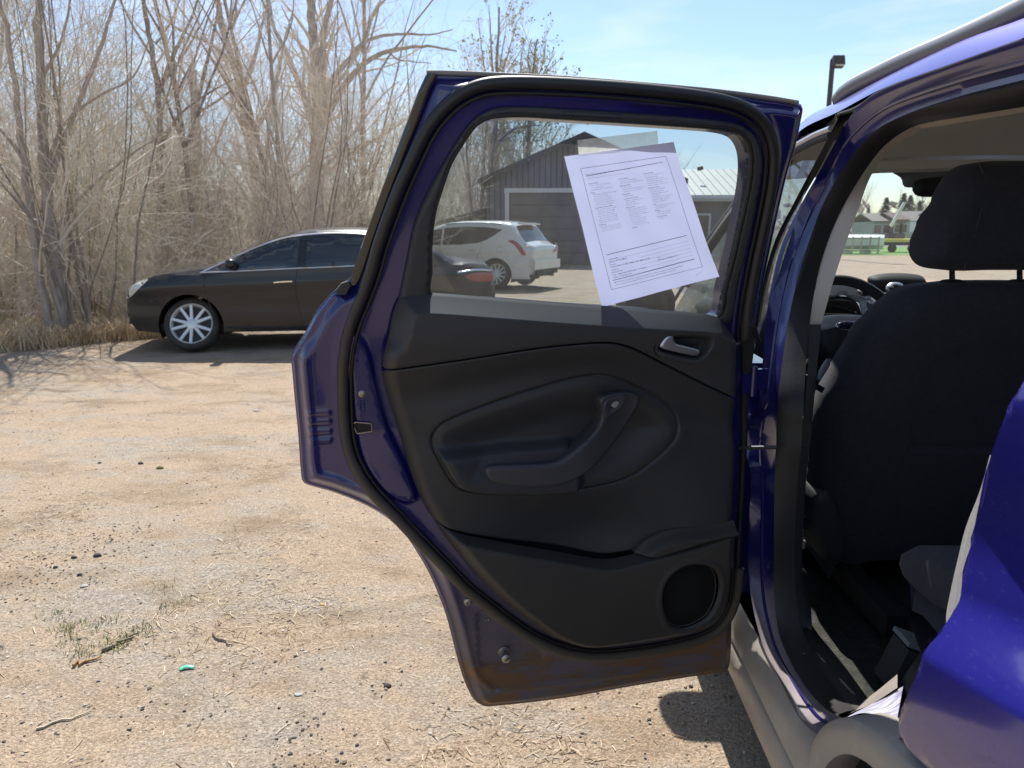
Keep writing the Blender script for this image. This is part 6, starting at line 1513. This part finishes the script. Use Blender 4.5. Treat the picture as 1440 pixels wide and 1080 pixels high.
# houses, evergreens and odds and ends seen through the windscreen
def house(px, py_b, py_e, py_r, w_px, Y, wallm, roofm, label):
    b0 = atY((px - w_px / 2, py_b), Y); b1 = atY((px + w_px / 2, py_b), Y); ze_, zr_ = atY((px, py_e), Y)[2], atY((px, py_r), Y + 3)[2]
    h = thing('house', label, 'house', ((b0[0] + b1[0]) / 2, Y, -.15), 0, 'houses beyond the road')
    MB().box(((b0[0] + b1[0]) / 2, Y + 4, (ze_ - .15) / 2), (b1[0] - b0[0], 8, ze_ + .15)).build('wall', wallm, h, 0)
    for s in (0, 1):
        vv = np.array([(b0[0] - .4, Y - .4, ze_), (b1[0] + .4, Y - .4, ze_), (b1[0] + .4, Y + 4, zr_), (b0[0] - .4, Y + 4, zr_)])
        if s: vv = vv * arr(1, -1, 1) + arr(0, 2 * Y + 8.02, 0)
        v, f = slab(vv, [(0, 1, 2, 3)], vv + arr(0, 0, .15)); obj('roof', v, f, roofm, h, 0)
    n = max(2, int((b1[0] - b0[0]) / 3.2))
    for k in range(n):
        xw = b0[0] + (b1[0] - b0[0]) * (k + .5) / n; fr = MB().box((xw, Y - .02, ze_ * .55), (1.3, .08, 1.4)).build('window', wt, h, 0); MB().box((xw, Y - .07, ze_ * .55), (1.1, .04, 1.2)).build('pane', M['gloss'], fr, 0)
hw = mat('house_grey', (.36, .37, .38), .8); hr = mat('shingle_grey', (.17, .165, .16), .9); hb = mat('house_brown', (.17, .11, .10), .8); hw2 = mat('house_pale', (.55, .55, .53), .8)
house(1240, 326, 312, 301, 26, 120, hw, hr, 'long pale grey house left of the brown house')
house(1266, 326, 310, 300, 14, 118, hb, mat('shingle_brown', (.12, .08, .075), .9), 'small brown house between the pale ones')
house(1296, 326, 312, 298, 34, 125, hw2, hr, 'pale house with a wide grey roof beside the evergreens')
house(1330, 326, 311, 300, 30, 122, hw, hr, 'grey house behind the driver headrest')
# evergreens
def fir(h, r, seed):
    rs_ = np.random.RandomState(seed); q = MB(); n = 700
    for _ in range(n):
        t = rs_.rand() ** .8; z = h * (.08 + .92 * t); rad = r * (1 - t) ** .85 * (.55 + .5 * rs_.rand()); a = rs_.rand() * 6.28
        p = np.array([math.cos(a) * rad, math.sin(a) * rad, z]); d_ = np.array([math.cos(a), math.sin(a), -.35]); s = .35 + .5 * rs_.rand(); sdv = np.array([-math.sin(a), math.cos(a), .1]) * s * .35
        q.add([p - d_ * s * .6, p + sdv, p + d_ * s * .6, p - sdv], [(0, 1, 2, 3)])
    return mesh('crown', np.concatenate(q.v), q.f, M['fir'], 0)
M['fir'] = mat('fir_green', (.035, .06, .03), .95, c2=(.055, .08, .04), vscale=.8)
FP = [fir(9, 2.6, 1), fir(9, 2.1, 2)]; v, f = tube(np.array([(0, 0, 0), (0, 0, 8.)]), np.array([.2, .03]), 6, ref=(1, 0, 0)); ftr = mesh('trunk', v, f, M['bark_brown'])
for k, (px, ty, Y, s, lb) in enumerate(((1247, 278, 135, 1.0, 'broad evergreen above the pale grey house'), (1272, 272, 138, 1.0, 'tallest evergreen above the brown house'), (1281, 275, 140, .9, 'narrow evergreen right of the tallest one'), (1294, 282, 135, .7, 'small evergreen over the wide grey roof'), (1222, 292, 130, .8, 'dark evergreen at the left of the windscreen'), (1326, 278, 138, .9, 'evergreen behind the headrest'), (1212, 300, 128, .7, 'low evergreen beside the pillar trim'))):
    top = atY((px, ty), Y); hh = top[2] + .15; o = thing('evergreen_tree', lb, 'tree', (top[0], Y, -.15), k * 1.3, 'evergreens beyond the road'); o.scale = (hh / 9 * 1.15 * (s + .1), hh / 9 * 1.15 * (s + .1), hh / 9); put('crown', FP[k % 2], o); put('trunk', ftr, o)
rt.seed(33)
for k in range(22):
    px = 1195 + 330 * rt.random(); Y = 140 + 30 * rt.random(); p = atY((px, 320), Y)
    stand('bare_tree', TP[rt.randrange(5)], ('trunk', 'crown'), p[0], Y, .9 + .5 * rt.random(), rt.random() * 6, 'bare tree far beyond the road behind the houses', 'tree', 'far bare trees')
def farp(px, Y): return atY((px, 330), Y)[0]
# white car and yellow trailer in the far lot, rail fence, sign
x = farp(1209, 47); wc = thing('white_boat', 'small white covered boat on the lawn beside the pillar trim', 'boat', (x, 47, -.15))
rows = [[(x - 1.5 + 3.0 * t, 47 + w_ * s, .55 + z) for s, z in ((-.8, .25), (-.65, -.2), (0, -.45), (.65, -.2), (.8, .25), (0, .45))] for t, w_ in ((0, .8), (.3, 1.), (.7, .8), (1, .1))]
obj('hull', np.array(rows).reshape(-1, 3), grid_faces(4, 6, True), mat('boat_white', (.75, .77, .78), .4), wc)
q = MB(); q.box((x, 47, .02), (2.6, .1, .08)); 
for dx in (-.7, .5): q.box((x + dx, 47, -.03), (.08, 1.2, .22))
q.build('cradle', M['steel'], wc, 0)
def far_frame(px0, px1, Y, label):
    xa, xb = farp(px0, Y), farp(px1, Y); fr = thing('rail_fence', label, 'fence', ((xa + xb) / 2, Y, -.15))
    for z in (.35, .8): q = MB(); q.add(*tube(np.array([(xa, Y, z), (xb, Y, z)]), .05, 6)); q.build('rail', M['steel'], fr)
    for xx in np.linspace(xa, xb, 5): q = MB(); q.add(*tube(np.array([(xx, Y, -.15), (xx, Y, .9)]), .05, 6, ref=(1, 0, 0))); q.build('post', M['steel'], fr)
far_frame(1188, 1237, 45.5, 'grey rail fence on the lawn in front of the white boat')
xa, xb = farp(1234, 50), farp(1292, 50); yl = thing('flat_trailer', 'low flat yellow trailer parked on the lawn', 'trailer', ((xa + xb) / 2, 50, -.15))
q = MB(); q.box(((xa + xb) / 2, 50, .62), (xb - xa, 1.6, .16)); q.build('deck', mat('yellow_paint', (.62, .52, .06), .5), yl, 0)
q = MB(); q.box(((xa + xb) / 2, 50, .40), ((xb - xa) * .9, 1.2, .2)); q.build('chassis', M['rim_dark'], yl, 0)
for xx in (xa + .7, xb - .7):
    v, f = lathe([(-.1, .01), (-.1, .25), (.1, .25), (.1, .01)], 16); v = v[:, [1, 0, 2]] * arr(1, 1, 1) + arr(xx, 49.3, .12); obj('wheel', v, f, M['tyre'], yl)
q = MB(); P = np.array([atY((1253, 318), 50), atY((1272, 285), 50)]); q.add(*tube(P, .10, 6)); q.build('mast', wt, yl)
sp = farp(1283, 43); sg = thing('road_sign', 'small pale sign on a thin post at the lawn edge', 'sign', (sp, 43, -.15))
zt_, zb_ = atY((1282, 312), 43)[2], atY((1282, 326), 43)[2]
q = MB(); q.add(*tube(np.array([(sp, 43, -.15), (sp, 43, zb_)]), .04, 6, ref=(1, 0, 0))); q.build('post', M['steel'], sg)
q = MB(); q.box((sp, 42.95, (zt_ + zb_) / 2), (.42, .03, zt_ - zb_)); q.build('sign_board', mat('sign_pale', (.5, .62, .66), .6), sg, 0)
# far tree belt closes the horizon
rs = np.random.RandomState(4); q = MB()
for k in range(2600):
    a = rs.rand(); x = -260 + 620 * a; y = 210 + 60 * rs.rand(); h = 9 * (.5 + rs.rand()); 
    z = rs.rand() ** 1.3 * h; s = .7 + 1.5 * rs.rand(); n_ = rs.randn(3); u = unit(np.cross(n_, (0, 1, .1))); v_ = unit(np.cross(n_, u))
    p = np.array([x, y, z]); q.add([p - u * s, p + v_ * s * .8, p + u * s, p - v_ * s * .8], [(0, 1, 2, 3)], rs.randint(2))
tag(q.build('far_woods', [mat('far_wood_brown', (.16, .14, .115), 1.), mat('far_wood_grey', (.20, .18, .155), 1.)], None, 0), kind='stuff')
# ------------------------------------------------------------------ printed sheet taped inside the window
PC = [(794, 220), (946, 200), (1011, 389), (847, 432)]        # corners: top left, top right, bottom right, bottom left
pc = [daz(p, .006) for p in PC]
def pm(u, v, d=.0):   # u right, v down, 0..1
    u = np.asarray(u, float); v = np.asarray(v, float)
    A = ((1-u)*(1-v))[:, None] * pc[0] + (u*(1-v))[:, None] * pc[1] + (u*v)[:, None] * pc[2] + ((1-u)*v)[:, None] * pc[3]
    curl = .004 + .010 * np.clip(u - .80, 0, 1) * np.clip(v - .75, 0, 1) * 12 * .4 + .006 * np.clip(.12 - v, 0, 1) / .12 * np.clip(u, 0, 1) + .0014 * np.sin(u * 7 + v * 3) * np.sin(v * 5) + .0008 * np.sin(u * 19 - v * 11) + .0016 * np.exp(-((v - .12 - .03 * np.sin(u * 9)) / .02) ** 2)
    return dw(A, curl + d)
pmat = bpy.data.materials.new('printer_paper'); pmat.use_nodes = True
n = pmat.node_tree.nodes; l = pmat.node_tree.links; b = n['Principled BSDF']; o_ = n['Material Output']
b.inputs['Base Color'].default_value = (.78, .77, .90, 1); b.inputs['Roughness'].default_value = .85
tl = n.new('ShaderNodeBsdfTranslucent'); tl.inputs[0].default_value = (.66, .66, .95, 1); ms = n.new('ShaderNodeMixShader'); ms.inputs[0].default_value = .42
l.new(b.outputs[0], ms.inputs[1]); l.new(tl.outputs[0], ms.inputs[2]); l.new(ms.outputs[0], o_.inputs[0])
uu, vv = np.meshgrid(np.linspace(0, 1, 24), np.linspace(0, 1, 30)); V = pm(uu.ravel(), vv.ravel()); V0 = V.mean(0)
paper = put('paper_notice', mesh('paper_notice', V - V0, grid_faces(30, 24), pmat, 180), None, tuple(V0))
tag(paper, 'white printed sheet taped crooked on the inside of the open door window', 'paper sheet')
WM[paper.name] = Matrix.Translation(V0)
ink = mat('printer_ink', (.10, .10, .12), .8); ink2 = mat('printer_ink_grey', (.26, .26, .32), .8)
W_, H_ = 8.5, 11.0
def put_text(body, x, y, size, m=ink2, bold=0.0, space=1.0, name='printed_text'):
    V, F_ = text_mesh(name, body, size, 'LEFT', space, 0., bold)
    if not len(V): return
    return obj(name, pm((V[:, 0] + x) / W_, (y - V[:, 1]) / H_, .0006), F_, m, paper, 0)
def rule(x0, y0, x1, y1, w_, m=ink):
    n_ = 24; t = np.linspace(0, 1, n_); X_ = x0 + (x1 - x0) * t; Y_ = y0 + (y1 - y0) * t; dx, dy = (0, w_) if abs(x1 - x0) > abs(y1 - y0) else (w_, 0)
    A = pm((X_ - dx) / W_, (Y_ - dy) / H_, .0006); B = pm((X_ + dx) / W_, (Y_ + dy) / H_, .0006); obj('printed_rule', np.concatenate([A, B]), grid_faces(2, n_), m, paper, 0)
bx0, bx1, by0, by1 = .95, 7.62, .92, 9.85
for a in ((bx0, by0, bx1, by0), (bx0, by1, bx1, by1), (bx0, by0, bx0, by1), (bx1, by0, bx1, by1)): rule(*a, .013)
put_text('Below is a list of some major defects that may occur in used motor vehicles.', 1.2, 1.42, .112, ink, .001)
rule(1.2, 1.47, 7.25, 1.30, .018)
put_text('This list is not exhaustive of all defects that may occur in used vehicles.', 1.25, 1.68, .10)
def column(x, y, blocks, size=.120, lead=.150):
    heads, items = [], []
    for hd, its in blocks:
        heads.append((y, hd)); y += lead
        for it in its: items.append((y, it)); y += lead
        y += lead * .22
    for m_, L_, dx, bo in ((ink, heads, 0, .0015), (ink2, items, .10, .0)):
        for yy, s in L_: put_text(s, x + dx, yy, size, m_, bo)
column(1.25, 2.05, [('Frame & Body', ['Frame cracks, corrective welds,', '  or rusted through', 'Dog tracks, bent or twisted frame']), ('Engine', ['Oil leakage, excluding normal seepage', 'Cracked block or head', 'Belts missing or inoperable', 'Knocks or misses related to', '  camshaft lifters and push rods', 'Abnormal exhaust discharge']), ('Transmission & Drive Shaft', ['Improper fluid level or leakage,', '  excluding normal seepage', 'Cracked or damaged case', 'Abnormal noise or vibration', '  caused by faulty drive shaft', 'Improper shifting in any gear', 'Manual clutch slips or chatters']), ('Differential', ['Improper fluid level or leakage', 'Cracked or damaged housing', 'Abnormal noise or vibration'])])
column(3.55, 2.05, [('Cooling System', ['Leakage including radiator', 'Improperly functioning water pump']), ('Electrical System', ['Battery leakage', 'Improperly functioning alternator,', '  generator, battery or starter']), ('Fuel System', ['Visible leakage']), ('Inoperable Accessories', ['Gauges or warning devices', 'Air conditioner', 'Heater & defroster']), ('Brake System', ['Failure warning light broken', 'Pedal not firm under pressure', 'Not enough pedal reserve', 'Does not stop in straight line', 'Hoses damaged', 'Drum or rotor too thin', 'Lining or pad thickness', '  less than 1/32 inch', 'Power unit not operating']), ('Air Bags', [])])
column(5.55, 1.95, [('Steering System', ['Too much free play at wheel', 'Free play in linkage', 'Steering gear binds or jams', 'Front wheels aligned improperly', 'Power unit belts cracked', 'Power unit fluid level improper']), ('Suspension System', ['Ball joint seals damaged', 'Structural parts bent', 'Stabilizer bar disconnected', 'Spring broken', 'Shock absorber mounting loose', 'Rubber bushings damaged', 'Radius rod damaged']), ('Tires', ['Tread depth less than 2/32 inch', 'Sizes mismatched']), ('Wheels', ['Visible cracks, damage', 'Mounting bolts loose']), ('Exhaust System', ['Leakage'])])
rule(1.2, 7.18, 7.25, 7.06, .022)
for k in range(6): rule(1.25 + (2.2 if k else .9), 7.62 + .30 * k, 7.25, 7.52 + .30 * k, .008, ink2)
for k, (s, sz) in enumerate((('DEALER NAME', .11), ("JAKE'S AUTO MALL", .16), ('ADDRESS', .10), ('17323 HWY 65 NE, HAM LAKE, MN 55304', .16), ('TELEPHONE', .10), ('763-555-0199', .14), ('FOR COMPLAINTS AFTER SALE, CONTACT:', .13), ('CALL US 763-555-0199', .14))):
    put_text(s, 1.25, 7.60 + .205 * k, sz, ink, .0015)
put_text('EMAIL', 4.7, 8.32, .10, ink); put_text('jakesautomall@gmail.com', 4.7, 8.50, .15, ink, .001)
rule(1.2, 9.18, 7.25, 9.08, .022)
put_text('IMPORTANT: The information on this form is part of any contract to buy this vehicle. Removing this label', 1.25, 9.42, .118, ink, .001)
put_text('before consumer purchase (except for purpose of test-driving) violates federal law (16 C.F.R. 455).', 1.25, 9.60, .112, ink, .001)
rule(7.0, 10.45, 7.45, 10.22, .010)
# clear tape at the top
tq = [(812, 197), (924, 184), (926, 205), (814, 219)]; ta = [daz(p, .004) for p in tq]
uu, vv = np.meshgrid(np.linspace(0, 1, 16), np.linspace(0, 1, 6)); u, v = uu.ravel()[:, None], vv.ravel()[:, None]
A = (1-u)*(1-v)*ta[0] + u*(1-v)*ta[1] + u*v*ta[2] + (1-u)*v*ta[3]; V = dw(A, .0035 + .0012 * np.random.RandomState(2).rand(len(A))); V0 = V.mean(0)
tm = glass_mat('clear_tape_film', (.80, .80, .74), .62, 1.3); tape = put('clear_tape', mesh('clear_tape', V - V0, grid_faces(6, 16), tm, 180), None, tuple(V0)); tag(tape, 'wrinkled clear tape holding the printed sheet on the window', 'tape')
